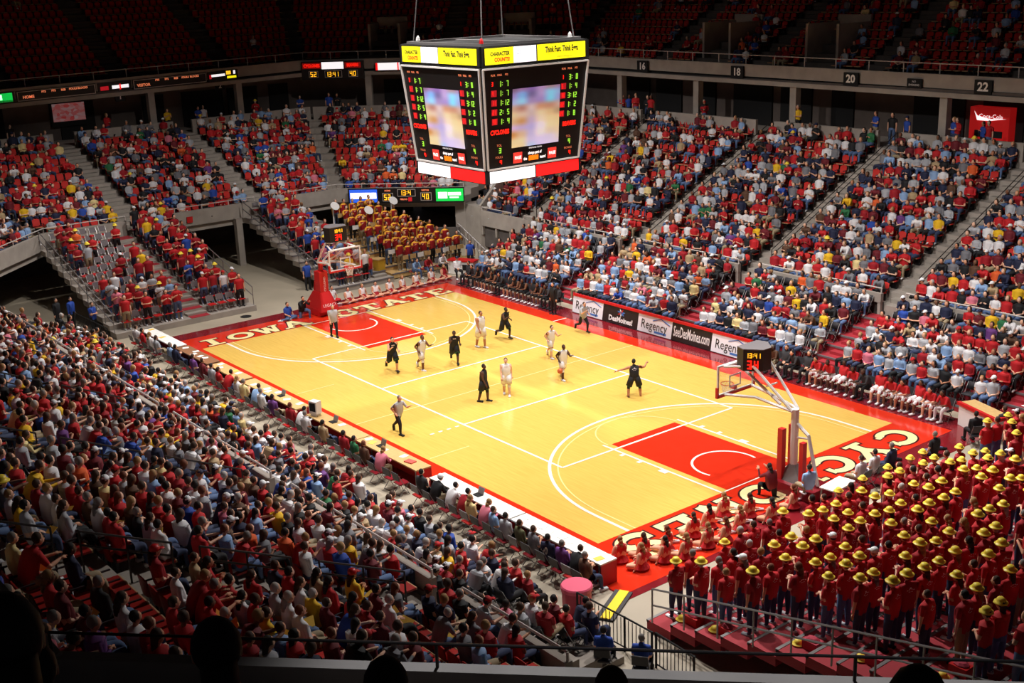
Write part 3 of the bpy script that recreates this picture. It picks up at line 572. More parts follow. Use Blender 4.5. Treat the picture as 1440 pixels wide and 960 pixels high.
for k, (x, y) in enumerate(((-2.4, -2.0), (2.4, 2.0), (2.4, -2.4))): b = MB(); b.lathe([(.05, 0), (.09, .08), (.07, .2), (.02, .28)], WHITEP if k < 2 else REDP, 8, (x, y, 5.28)); b.build('beacon', sb)
# ================================================================== OTHER BOARDS
def board(name, o, right, w_, h, label, cat='scoreboard', depth=.25, m=BLKP, rz=None):
    F = frameM(o, right, (0, 0, 1)); t = thing(name, (o[0], o[1], o[2]), label, cat); b = MB(); L = F.copy(); L.translation = (0, 0, 0); slab(b, L, -w_/2, w_/2, -h/2, h/2, -depth, 0, m); b.build('housing', t); bpy.context.view_layer.update(); return t, L, F
# fascia board over the band
s2 = 2**-.5
t, L, F = board('fascia_scoreboard', (-26.55, 12.75, 3.42), (s2, s2, 0), 7.7, .98, 'long scoreboard on the parapet above the band with blue and green signs', depth=.12)
t.location = Vector(t.location)+Vector((s2, -s2, 0))*.28; bpy.context.view_layer.update(); F.translation = t.location
b = MB(); slab(b, L, -3.75, -1.9, -.42, .42, 0, .03, E_BLUE); slab(b, L, -3.7, -1.95, -.18, .22, .03, .04, E_WHT); b.build('blue_sign', t)
b = MB(); slab(b, L, 2.0, 3.8, -.4, .42, 0, .03, E_GREEN); slab(b, L, 2.15, 2.75, -.22, .2, .03, .04, E_WHT); slab(b, L, 2.8, 3.65, -.02, .18, .03, .04, E_WHT); slab(b, L, 2.9, 3.5, -.2, -.1, .03, .04, E_WHT); b.build('green_sign', t)
b = MB(); frame_rect(b, L, -.55, .65, -.06, .42, .03, 0, .02, RAILW); frame_rect(b, L, -1.55, -.85, -.36, .18, .03, 0, .02, RAILW); frame_rect(b, L, .98, 1.7, -.34, .18, .03, 0, .02, RAILW); b.build('digit_frame', t)
b = MB(); digits(b, L, '13:4', -.4, .02, .17, .32, E_AMB, .06, .04); digits(b, L, '52', -1.45, -.28, .17, .36, E_AMB, .08, .045); digits(b, L, '40', 1.1, -.26, .17, .36, E_AMB, .08, .045); slab(b, L, .15, .4, -.38, -.12, 0, .02, E_DRED); b.build('digits', t)
for x_, y_, s_ in ((-1.2, .33, 'HOME'), (1.3, .33, 'VISITOR'), (-.15, -.25, 'PERIOD')): text('lettering', s_, .14, F @ Matrix.Translation((x_, y_, .01)), E_ORG, t, bold=.006)
# corner scoreboard on the upper balcony
q = Vector((-40.75, 16.35)); nn = Vector((s2, -s2))
t, L, F = board('balcony_scoreboard', (q.x+nn.x*.75, q.y+nn.y*.75, 10.42+.25), (s2, s2, 0), 4.7, 1.3, 'balcony scoreboard showing 52 and 40 above the far corner stand', depth=.25)
b = MB(); slab(b, L, -2.25, -.85, .15, .55, 0, .03, mat('led_red_field', rgb(120, 10, 8), .6, emit=rgb(140, 12, 8), es=.5)); slab(b, L, .95, 2.15, .15, .55, 0, .03, MATS['led_red_field']); b.build('name_panel', t)
b = MB(); slab(b, L, -.8, .85, .1, .6, 0, .03, E_WHT); b.build('white_sign', t)
b = MB(); frame_rect(b, L, -1.8, -1.1, -.5, -.02, .03, 0, .02, RAILW); frame_rect(b, L, -.6, .7, -.52, -.02, .03, 0, .02, RAILW); frame_rect(b, L, 1.2, 1.9, -.5, 0, .03, 0, .02, RAILW); b.build('digit_frame', t)
b = MB(); digits(b, L, '52', -1.68, -.43, .18, .34, E_AMB, .08, .04); digits(b, L, '13:41', -.52, -.45, .17, .34, E_AMB, .06, .04); digits(b, L, '40', 1.3, -.43, .18, .34, E_AMB, .08, .04); b.build('digits', t)
text('lettering', 'CYCLONES', .3, F @ Matrix.Translation((-1.55, .35, .04)), E_RED, t, bold=.01, sx=.8); text('lettering', 'BEAVERS', .3, F @ Matrix.Translation((1.55, .35, .04)), E_RED, t, bold=.01, sx=.75)
q = Vector((-37.8, 19.3)); t, L, F = board('lit_sign', (q.x+nn.x*.75, q.y+nn.y*.75, 10.85), (s2, s2, 0), 1.9, .6, 'small white lit sign with red ends beside the balcony scoreboard', 'sign', .12)
b = MB(); slab(b, L, -.9, .9, -.26, .26, 0, .02, E_WHT); b.build('white_sign', t); b = MB(); slab(b, L, -.9, -.75, -.26, .26, .02, .03, E_BRED); slab(b, L, .72, .82, -.26, .26, .02, .03, E_BRED); b.build('red_end', t)
# ribbon boards on the end balcony
def zb(y): return 10.55+dz(-42.4, y)*.75
def ribbon(y0, y1, label, word, heads):
    yc = (y0+y1)/2; t = thing('ribbon_board', (-42.02, yc, zb(yc)), label, 'scoreboard'); L = frameM((0, 0, 0), (0, 1, zb(y1)/(y1-y0)-zb(y0)/(y1-y0)), (0, 0, 1)); b = MB(); w_ = (y1-y0)/2
    slab(b, L, -w_, w_, -.34, .34, -.12, 0, BLKP); b.build('housing', t); b = MB(); frame_rect(b, L, -w_+.05, w_-.05, -.3, .3, .04, 0, .03, RAILW); b.build('pale_border', t); bpy.context.view_layer.update()
    F = Matrix.Translation(t.location) @ L; text('lettering', word, .26, F @ Matrix.Translation((-w_+.75, -.08, .02)), E_ORG, t, bold=.008)
    for i, hh in enumerate(heads): text('lettering', hh, .18, F @ Matrix.Translation((-w_+1.75+(2*w_-2)*i/5, .16, .02)), E_WHT if 0 else E_ORG, t, bold=.008)
ribbon(-6.45, -1.25, 'ribbon board with pale border reading HOME on the balcony front', 'HOME', ('PTS', 'FTS', 'REB', 'FOULS', 'BLOCKS'))
ribbon(1.3, 6.7, 'ribbon board with pale border reading VISITOR on the balcony front', 'VISITOR', ('PTS', 'FTS', 'REB', 'FOULS', 'BLOCKS'))
for y0, y1, lab, parts_ in ((-9.2, -6.6, 'green and white lit sign at the start of the ribbon boards', ((-1.2, 1.2, -.28, .28, E_GREEN), (-1.2, .55, -.12, .22, E_WHT))),
                            (-1.1, 1.2, 'black panel with white and red logo strip between the ribbon boards', ((-.2, .95, -.12, .1, E_WHT), (-1.0, -.45, -.16, .1, E_DRED), (.3, .4, -.2, .16, E_BRED))),
                            (6.8, 9.1, 'black panel with white strip and yellow figures past the ribbon boards', ((-.9, .15, -.02, .14, E_WHT), (-1.05, -.9, -.14, .14, E_DRED), (.25, .6, .05, .3, E_AMB), (.3, 1.0, -.22, -.06, E_YEL), (.8, .95, .05, .3, E_WHT)))):
    yc = (y0+y1)/2; t = thing('lit_sign', (-42.02, yc, zb(yc)), lab, 'sign'); L = frameM((0, 0, 0), (0, 1, .025), (0, 0, 1)); b = MB(); slab(b, L, -(y1-y0)/2, (y1-y0)/2, -.34, .34, -.12, 0, BLKP); b.build('housing', t)
    for a, c, d, e, m in parts_: b = MB(); slab(b, L, a, c, d, e, .0, .02 if m is not E_BRED else .03, m); b.build('lit_strip', t)
# left edge board above the near corner end parapet
t, L, F = board('corner_scoreboard', (-28.95, -11.35, 3.3), (-s2*1, s2, 0), 5.4, 1.0, 'corner scoreboard with green sign hanging over the dark tunnel', depth=.15)
b = MB(); slab(b, L, .95, 2.55, -.42, .42, 0, .03, E_GREEN); slab(b, L, 1.05, 1.5, -.25, .2, .03, .04, E_WHT); slab(b, L, 1.6, 2.4, .0, .2, .03, .04, E_WHT); slab(b, L, 1.65, 2.2, -.22, -.1, .03, .04, E_WHT); b.build('green_sign', t)
b = MB(); frame_rect(b, L, .1, .75, -.42, .2, .03, 0, .02, RAILW); frame_rect(b, L, -1.0, -.2, -.1, .4, .03, 0, .02, RAILW); b.build('digit_frame', t); b = MB(); digits(b, L, '40', .18, -.33, .17, .4, mat('led_dim_amber', rgb(120, 60, 20), .6, emit=rgb(140, 70, 20), es=.4), .06, .04); b.build('digits', t); text('lettering', 'VISITOR', .14, F @ Matrix.Translation((.42, .32, .01)), E_ORG, t, bold=.006)
# section number plates on the far side fascia, and sign
for x, s in ((-19.7, '16'), (-11.42, '18'), (-3.0, '20'), (5.15, '22'), (13.4, '24')):
    z = 10.62+dz(x, 28)*.7; t = thing('section_sign', (x, 27.5, z), 'black plate with pale number %s on the balcony front' % {'16': 'sixteen', '18': 'eighteen', '20': 'twenty', '22': 'twenty-two', '24': 'twenty-four'}[s], 'sign'); b = MB(); b.box((0, .1, 0), (.98, .12, .72), BLACK); b.build('plate', t); bpy.context.view_layer.update(); text('number', s, .62, frameM((x, 27.53, z), (1, 0, 0), (0, 0, 1)), mat('number_paint', rgb(235, 228, 220), .6), t, bold=.02)
t = thing('notice_sign', (1.1, 27.5, 10.64), 'small black NO SMOKING plate on the balcony front', 'sign'); b = MB(); b.box((0, .1, 0), (.9, .1, .5), BLACK); b.build('plate', t); bpy.context.view_layer.update(); text('lettering', 'NO', .15, frameM((1.1, 27.53, 10.74), (1, 0, 0), (0, 0, 1)), TXT_W, t); text('lettering', 'SMOKING', .15, frameM((1.1, 27.53, 10.56), (1, 0, 0), (0, 0, 1)), TXT_W, t)
for x, y, s, rz in ((-42.0, .3, '1', 1), (-42.0, 7.6, '2', 1)):
    z = 9.84+dz(x, y)*.8; t = thing('section_sign', (x, y, z), 'small black plate numbered %s under the end balcony boards' % ('one' if s == '1' else 'two'), 'sign'); b = MB(); b.box((0, 0, 0), (.1, .7, .55), BLACK); b.build('plate', t); bpy.context.view_layer.update(); text('number', s, .42, frameM((x+.06, y, z), (0, 1, 0), (0, 0, 1)), MATS['number_paint'], t, bold=.015)
t = thing('wall_screen', (-45.0, -2.3, 8.95), 'wall television showing a red crowd on the end concourse', 'television'); b = MB(); b.box((0, 0, 0), (.2, 2.5, 1.7), BLACK); b.build('housing', t)
ms = mat('crowd_picture', rgb(120, 60, 60), .5, emit=(1, 1, 1, 1), es=.25); nt = ms.node_tree; bs = nt.nodes['Principled BSDF']; vo = nt.nodes.new('ShaderNodeTexVoronoi'); vo.inputs['Scale'].default_value = 7; cr = nt.nodes.new('ShaderNodeValToRGB'); cr.color_ramp.elements[0].color = rgb(180, 40, 40); cr.color_ramp.elements[1].color = rgb(170, 150, 150)
nt.links.new(vo.outputs['Color'], cr.inputs[0]); nt.links.new(cr.outputs[0], bs.inputs['Emission Color']); nt.links.new(cr.outputs[0], bs.inputs['Base Color'])
b = MB(); b.box((.12, 0, .1), (.03, 2.2, 1.2), ms); b.build('screen', t)
# vending machine
t = thing('vending_machine', (4.2, 30.0, 7.17), 'red drinks machine with a white wave logo on the far concourse', 'machine'); b = MB(); b.box((0, .4, 1.1), (2.3, .8, 2.1), mat('vending_red', rgb(215, 30, 30), .4, emit=rgb(215, 30, 30), es=.25)); b.build('cabinet', t); b = MB(); b.box((0, -.02, .75), (1.6, .06, .35), BLACK); b.build('dispenser', t)
b = MB(); b.add([(-.9, -.03, 1.95), (-.7, -.03, 1.7), (0, -.03, 1.55), (1, -.03, 1.6), (0, -.03, 1.45), (-.7, -.03, 1.45)], [(0, 5, 4, 1), (1, 4, 3, 2)], E_WHT); b.build('wave_logo', t); bpy.context.view_layer.update(); text('lettering', 'Coca-Cola', .32, frameM((4.3, 29.95, 8.85), (1, 0, 0), (0, 0, 1)), E_WHT, t)
t = thing('neon_sign', (6.0, 31.0, 9.6), 'red neon lettering hanging over the drinks machine', 'sign'); b = MB(); b.box((0, .06, 0), (1.5, .05, .45), BLACK); b.build('backing', t); b = MB(); b.path([(-.6, 0, -.1), (-.4, 0, .12), (-.2, 0, -.08), (0, 0, .1), (.2, 0, -.02), (.45, 0, .14), (.6, 0, 0)], .035, E_RED, 4); b.build('neon_tube', t)
t = thing('wall_sign', (-29.9, -.9, 3.35), 'small square red sign on the end parapet face', 'sign'); b = MB(); b.box((0, 0, 0), (.06, .38, .36), REDP); b.build('plate', t)
# ================================================================== COURTSIDE ADVERTS
X0, XW = -6.45, 3.0
names = [('Regency', 'white advert panel with blue roof logo', 0), ('DesMoines!', 'dark advert panel with star burst logo and white script', 1), ('Regency', 'white advert panel', 0), ('SeeDesMoines.com', 'dark advert panel with tall white web address', 1), ('Regency', 'white advert panel', 0)]
plab = ['white Regency advert panel with blue roof logo beside the standing coach', 'dark DesMoines! advert panel with star burst between two white panels', 'white Regency advert panel with blue roof logo between the dark panels', 'dark SeeDesMoines.com advert panel in tall white letters', 'white Regency advert panel partly behind the near shot clock']
tilt = Vector((0, .16, 1)).normalized()
for i, (s, _, dk) in enumerate(names):
    w_ = 2.55 if i in (1, 3) else 2.3; 
    x = X0+sum(2.55 if j in (1, 3) else 2.3 for j in range(i))+w_/2; t = thing('advert_panel', (x, 9.55, .01), plab[i], 'sign', group='adverts along the far sideline'); L = frameM((0, 0, .5), (1, 0, 0), tilt); b = MB()
    slab(b, L, -w_/2, w_/2, -.46, .4, -.1, 0, mat('advert_black', rgb(38, 34, 36), .3) if dk else mat('advert_white', rgb(238, 240, 246), .3)); b.build('board', t)
    b = MB(); slab(b, L, -w_/2, w_/2, .4, .52, -.13, .04, REDP); b.build('red_top_pad', t); bpy.context.view_layer.update(); F = Matrix.Translation(t.location) @ L
    if not dk:
        text('lettering', s, .62, F @ Matrix.Translation((-.05, -.06, .004)), TXT_B, t, sx=.85); b = MB(); slab(b, L, .0, .8, -.38, -.28, .002, .006, TXT_BR)
        for p, q in (((-.15, .2), (.4, .36)), ((.4, .36), (1.0, .16))): b.tube(L @ Vector((p[0], p[1], .0)), L @ Vector((q[0], q[1], .0)), .025, TXT_BR, 4)
        b.build('roof_logo', t)
    elif i == 3: text('lettering', s, .7, F @ Matrix.Translation((0, -.03, .004)), TXT_W, t, sx=.5, bold=.012, maxw=2.3)
    else:
        text('lettering', s, .36, F @ Matrix.Translation((0.05, -.22, .004)), TXT_W, t, bold=.015, maxw=1.7); b = MB()
        for a in range(7): u = R(a*360/7+10); b.add([L @ Vector((.08*math.cos(u+1.4)+.05, .15+.08*math.sin(u+1.4), .006)), L @ Vector((.08*math.cos(u-1.4)+.05, .15+.08*math.sin(u-1.4), .006)), L @ Vector((.05+.3*math.cos(u), .15+.22*math.sin(u), .006))], [(0, 1, 2)], (TXT_BR, TXT_R, TXT_W)[a % 3])
        b.build('star_burst', t)
# ================================================================== TABLES
def table(x0, x1, y0, y1, label, top, skirt, z=.75, cat='table', nleg=2):
    t = thing('long_table', ((x0+x1)/2, (y0+y1)/2, 0.01), label, cat); w_, d_ = (x1-x0), (y1-y0); b = MB(); b.box((0, 0, z-.02), (w_, d_, .05), top); b.build('table_top', t)
    b = MB(); b.box((0, d_/2-.02, z/2-.02), (w_, .03, z-.06), skirt); b.box((-w_/2+.02, 0, z/2-.02), (.03, d_-.06, z-.06), skirt); b.box((w_/2-.02, 0, z/2-.02), (.03, d_-.06, z-.06), skirt); b.build('skirt', t)
    for s in (-1, 1):
        for u in (-1, 1): b = MB(); b.box((s*(w_/2-.15), u*(d_/2-.1), z/2-.03), (.05, .05, z-.05), STEEL); b.build('leg', t)
    return t
tcol = [('brown wood', mat('brown_wood_top', rgb(150, 105, 75), .4)), ('pale wood', TANW)]
tabs = [(-17.2, -13.2, 'far-corner white press table behind the baseline lettering', PAPER, MAROON), (-13.0, -9.6, 'brown press table nearest the far-left court corner', tcol[0][1], MAROON), (-9.4, -6.4, 'pale press table beside two red shirts near the far corner', TANW, MAROON), (-6.2, -1.4, 'long paper-strewn press table ending beside the seated lady in purple', TANW, MAROON), (-.6, 3.1, 'wooden scorers table with monitor at midcourt', TANW, REDP), (3.15, 7.1, 'wooden scorers table with red book on its end near midcourt', TANW, REDP), (7.9, 12.3, 'white-topped press table beside the grey carpet strip', PAPER, MAROON), (12.35, 16.5, 'white-topped press table with red skirt at the court corner', PAPER, REDP)]
random.seed(5)
for x0, x1, lab, tp, skt in tabs:
    table(x0, x1, -9.5, -8.85, lab, tp, skt)
k = 0
for x0, x1, lab, tp, skt in tabs:
    n = int((x1-x0)/.45)
    for i in range(n):
        if random.random() < .75 and not any(abs(x0+.25+i*.45-q) < .4 for q in (.9, 4.3, -3.3, 10.2, 6.3, -.25)):
            k += 1; x = x0+.25+i*.45+random.uniform(-.08, .08); y = random.uniform(-9.3, -9.0); o = MB().box((0, 0, .004), (.22, .29, .008), PAPER if random.random() < .8 else YELP).build('paper_sheet', None, (x, y, .767), random.uniform(-.5, .5)); tag(o, 'paper sheet, %s of those lying on the %s press table from the far corner' % (ORD[i+1], ORD[[q[0] for q in tabs].index(x0)+1]), 'paper', 'papers on the courtside tables')
def laptop(x, y, rz, lab):
    t = thing('laptop', (x, y, .767), lab, 'laptop', rz); b = MB(); b.box((0, 0, .012), (.3, .22, .02), BLACK); b.build('keyboard_base', t); b = MB(); b.hexa([(-.15, .1, .02), (.15, .1, .02), (.15, .12, .02), (-.15, .12, .02), (-.15, .17, .22), (.15, .17, .22), (.15, .19, .22), (-.15, .19, .22)], STEEL); b.build('screen', t)
for x, lab in ((.9, 'open laptop in front of the man in tan'), (4.3, 'open laptop beside the blond woman in pink'), (-3.3, 'open laptop on the paper-strewn press table'), (10.2, 'open laptop on the white-topped table by the carpet strip')): laptop(x, -9.15, 0, lab)
t = thing('television_monitor', (-.25, -9.25, .765), 'small white monitor standing at the scorers table end', 'monitor', .3); b = MB(); b.box((0, 0, .04), (.3, .25, .06), WHITEP); b.build('stand', t); b = MB(); b.box((0, 0, .35), (.4, .3, .5), WHITEP); b.box((0, -.155, .37), (.3, .01, .34), BLACK); b.build('casing', t)
o = MB().box((0, 0, .02), (.38, .26, .04), mat('coral_book', rgb(225, 90, 80), .6)).build('binder', None, (6.3, -9.2, .767), .2); tag(o, 'coral red binder on the end of the scorers table', 'binder')
# end table at the home corner
t = thing('media_desk', (17.15, 9.25, .01), 'white-fronted media desk with red padded top beside the home bench', 'desk', -.35); b = MB(); b.box((0, 0, .42), (2.0, .7, .82), PAPER); b.build('front_board', t); b = MB(); b.box((0, .1, .86), (2.1, .6, .07), TANW); b.build('desk_top', t); b = MB(); b.box((0, -.33, .87), (2.1, .14, .12), REDP); b.box((1.02, 0, .87), (.14, .7, .12), REDP); b.build('red_pad', t)
t = thing('side_table', (17.45, .1, .01), 'low white table behind the near hoop', 'table', .1); b = MB(); b.box((0, 0, .7), (.6, 1.2, .04), PAPER); b.build('table_top', t)
for s in (-1, 1):
    for u in (-1, 1): b = MB(); b.box((s*.26, u*.54, .34), (.04, .04, .68), STEEL); b.build('leg', t)
t = thing('equipment_desk', (-17.6, 10.6, .01), 'white desk with red top and black logo beside the visiting bench', 'desk', .45); b = MB(); b.box((0, 0, .4), (1.7, .6, .78), PAPER); b.box((.3, -.31, .45), (.35, .02, .35), BLACK); b.build('front_board', t); b = MB(); b.box((0, 0, .83), (1.8, .7, .07), REDP); b.build('desk_top', t)
# drum barrel, yellow ramp, lectern
t = thing('round_barrel', (17.0, -10.85, 0), 'large pink-lidded round barrel by the black fence', 'barrel'); b = MB(); b.lathe([(.36, 0), (.4, .1), (.42, .72)], mat('rose_plastic', rgb(190, 50, 80), .5), 20); b.build('drum', t); b = MB(); b.lathe([(.45, .7), (.45, .8), (.42, .84)], mat('pink_lid', rgb(226, 90, 120), .5), 20); b.build('lid', t); t.rotation_euler = (0, 0, 0)
t = thing('yellow_ramp', (17.5, -9.9, 0), 'bright yellow cable ramp with dark grey borders on the concrete floor', 'ramp', R(-62)); b = MB(); b.box((0, 0, .03), (1.7, .52, .06), DKGRAY); b.build('rubber_base', t); b = MB(); b.box((0, .02, .07), (1.66, .28, .03), mat('safety_yellow', rgb(250, 215, 30), .5)); b.build('yellow_cover', t)
t = thing('lectern', (-20.2, 6.35, 0), 'mustard yellow lectern standing before the band', 'lectern', .3); b = MB(); b.box((0, 0, .6), (.5, .6, 1.2), mat('mustard_panel', rgb(205, 160, 40), .6)); b.build('body', t); b = MB(); b.box((0, 0, 1.22), (.56, .66, .05), TANW); b.build('reading_top', t)
o = MB().lathe([(.3, 0), (.3, .015), (.05, .02)], BLACK, 16, (0, 0, 0)).build('floor_cover', None, (-18.3, -3.3, .0)); tag(o, 'round black floor cover near the far baseline', 'cover')
# black barrier fence at the near corner
def fence(pts, lab, name='metal_fence', m=BLACK, h=1.0):
    t = thing(name, (pts[0][0], pts[0][1], 0), lab, 'fence'); o0 = Vector((pts[0][0], pts[0][1], 0)); sm = MB(); sm.tube((0, 0, .12), (0, 0, h-.05), .012, m, 4); sme = sm.mesh('bar')
    for i in range(len(pts)-1):
        a, c = Vector((*pts[i], 0))-o0, Vector((*pts[i+1], 0))-o0; L = (c-a).length; b = MB(); b.tube(a+Vector((0, 0, h)), c+Vector((0, 0, h)), .025, m); b.build('top_rail', t); b = MB(); b.tube(a+Vector((0, 0, .12)), c+Vector((0, 0, .12)), .02, m); b.build('bottom_rail', t)
        for j in range(int(L/.13)+1): clone(sme, t, a.lerp(c, j/(int(L/.13))), name='bar')
        for q in (a, c): b = MB(); b.tube(q, q+Vector((0, 0, h+.02)), .03, m); b.build('post', t)
fence([(17.6, -11.35), (19.4, -11.3), (20.4, -11.3)], 'black upright-bar fence beside the grey corner floor')
fence([(20.5, -11.25), (21.9, -11.35)], 'short black fence panel beside the two blue-shirted ushers')
fence([(-22.4, -11.0), (-17.9, -10.9)], 'black fence at the far end of the near courtside rows')
# riser side railings
def slope_rail(x0, x1, y, z0, z1, lab, m=STEEL, n=9, h=1.0):
    t = thing('riser_railing', (x0, y, z0), lab, 'railing'); d = Vector((x1-x0, 0, z1-z0))
    for nm2, hh in (('top_rail', h), ('mid_rail', h*.52)): b = MB(); b.tube((0, 0, hh), d+Vector((0, 0, hh)), .028, m); b.build(nm2, t)
    for i in range(n+1): q = d*(i/n); b = MB(); b.tube(q, q+Vector((0, 0, h)), .025, m); b.build('post', t)
slope_rail(19.2, 29.6, -10.1, .3, 2.75, 'grey tube railing down the open side of the student risers')
slope_rail(-19.2, -29.4, -10.1, .3, 3.1, 'tube railing down the outer side of the far end risers')
slope_rail(-19.2, -29.4, -2.35, .3, 3.1, 'tube railing on the tunnel side of the far end risers')
slope_rail(-19.2, -29.4, 2.4, .3, 3.1, 'tube railing on the tunnel side of the risers behind the basket')
slope_rail(-17.2, -20.2, 12.2, .1, 1.5, 'steel handrail beside the dark tunnel stair') 
# handrails down aisles
def aisle_rails(B, x, segs, m, lab0, off=.62):
    for i, (k0, k1) in enumerate(segs):
        P0 = B.P(k0*B.dep, 0); P1 = B.P(k1*B.dep, 0); z0 = B.z0+k0*B.rise; z1 = B.z0+k1*B.rise
        t = thing('aisle_handrail', (x, P0.y, z0), lab0 % ORD[i+1], 'railing'); d = Vector((0, P1.y-P0.y, z1-z0))
        for nm2, hh in (('top_rail', .92), ('mid_rail', .62)): b = MB(); b.tube((0, 0, hh), d+Vector((0, 0, hh)), .024, m); b.build(nm2, t)
        for u in (0, .5, 1): q = d*u; b = MB(); b.tube(q-Vector((0, 0, .25)), q+Vector((0, 0, .92)), .024, m); b.build('post', t)
an = ['far-end aisle', 'second aisle', 'middle aisle', 'fourth aisle', 'aisle by camera corner']
for x, a in zip(AX, an):
    aisle_rails(near, x, [(1.2, 3.8), (4.6, 7), (7.7, 9.8), (10.4, 12.7)], DRAIL, 'dark handrail, %%s up from courtside, near stand %s' % a)
    aisle_rails(far, x+.6, [(1, 12.8)], DRAIL, 'dark handrail climbing the far stand %s, %%s run' % a)
# upper vomitories: recessed concrete entrances with exit signs
for k, (i, a) in enumerate(((2, 20.8), (2, 37.5), (2, 46), (3, 4.0), (4, 18.2), (3, 14.0))):
    B = UP[i]; q = B.P(1.6, a); 
    if i == 4: q = B.P(1.6, B.L-3.0)
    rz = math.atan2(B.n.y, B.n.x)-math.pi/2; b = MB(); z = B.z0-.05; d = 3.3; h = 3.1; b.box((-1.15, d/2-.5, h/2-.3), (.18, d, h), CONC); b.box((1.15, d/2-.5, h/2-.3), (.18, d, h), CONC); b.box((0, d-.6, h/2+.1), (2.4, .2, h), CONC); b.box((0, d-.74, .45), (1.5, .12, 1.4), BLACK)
    o = S(b.build('wall_vomitory_%d' % (k+1), None, (q.x, q.y, z), rz))
    t = thing('exit_sign', o.matrix_basis @ Vector((.35, d-.8, 1.45)), 'small green EXIT sign on balcony entrance wall, %s from the camera side' % ORD[k+1], 'sign', rz); b = MB(); b.box((0, 0, 0), (.5, .06, .2), BLACK); b.build('case', t); bpy.context.view_layer.update(); text('lettering', 'EXIT', .2, t.matrix_world @ frameM((0, -.04, 0), (1, 0, 0), (0, 0, 1)), em('exit_green', 30, 190, 110, .8), t, bold=.01)
# ================================================================== PEOPLE: pose skeletons
def N(x, y, z): v = Vector((x, y, z)); return v.normalized()
def FK(pz=.5, tor=(-.1, 0, 1), head=(.05, 0, 1), L=None, Rr=None, lL=None, lR=None, px=0.0):
    """arms L/Rr: (upper, fore); legs lL/lR: (thigh, shin, toe). Local frame: x forward, y left, z up."""
    T = N(*tor); J = {}; pel = Vector((px, 0, pz)); J['pel'] = pel; J['bel'] = pel+T*.17; J['che'] = pel+T*.36; J['nek'] = pel+T*.5; J['hd'] = J['nek']+N(*head)*.15+Vector((.025, 0, 0)); J['T'] = T
    side = Vector((0, 1, 0))
    for s, nm2, A, G in ((1, 'L', L, lL), (-1, 'R', Rr, lR)):
        sh = J['nek']-T*.07+side*s*.19; J['sh'+nm2] = sh; J['el'+nm2] = sh+N(*A[0])*.28; J['wr'+nm2] = J['el'+nm2]+N(*A[1])*.24; J['hn'+nm2] = J['wr'+nm2]+N(*A[1])*.05; J['hd'+nm2] = N(*A[1])
        hp = pel+side*s*.095+Vector((0, 0, -.04)); J['hp'+nm2] = hp; J['kn'+nm2] = hp+N(*G[0])*.43; J['an'+nm2] = J['kn'+nm2]+N(*G[1])*.41; t = G[2] if len(G) > 2 else (1, 0, -.1); J['to'+nm2] = J['an'+nm2]+N(*t)*.15-Vector((0, 0, .03))
    return J
def m_(A): return tuple((v[0], -v[1], v[2]) for v in A)
lap = ((.12, .12, -1), (.65, -.7, -.3)); sitL = ((1, .16, 0), (.06, 0, -1))
standL = ((.02, .06, -1), (-.02, .0, -1)); armdn = ((0, .16, -1), (.12, .02, -1)); crossA = ((.18, .18, -1), (.75, -1, .12)); clapA = ((.15, .25, -1), (.75, -.75, .6))
elb = ((.55, .1, -1), (.8, -.3, .1)); horn = ((.45, .45, -.7), (.8, -.5, .75))
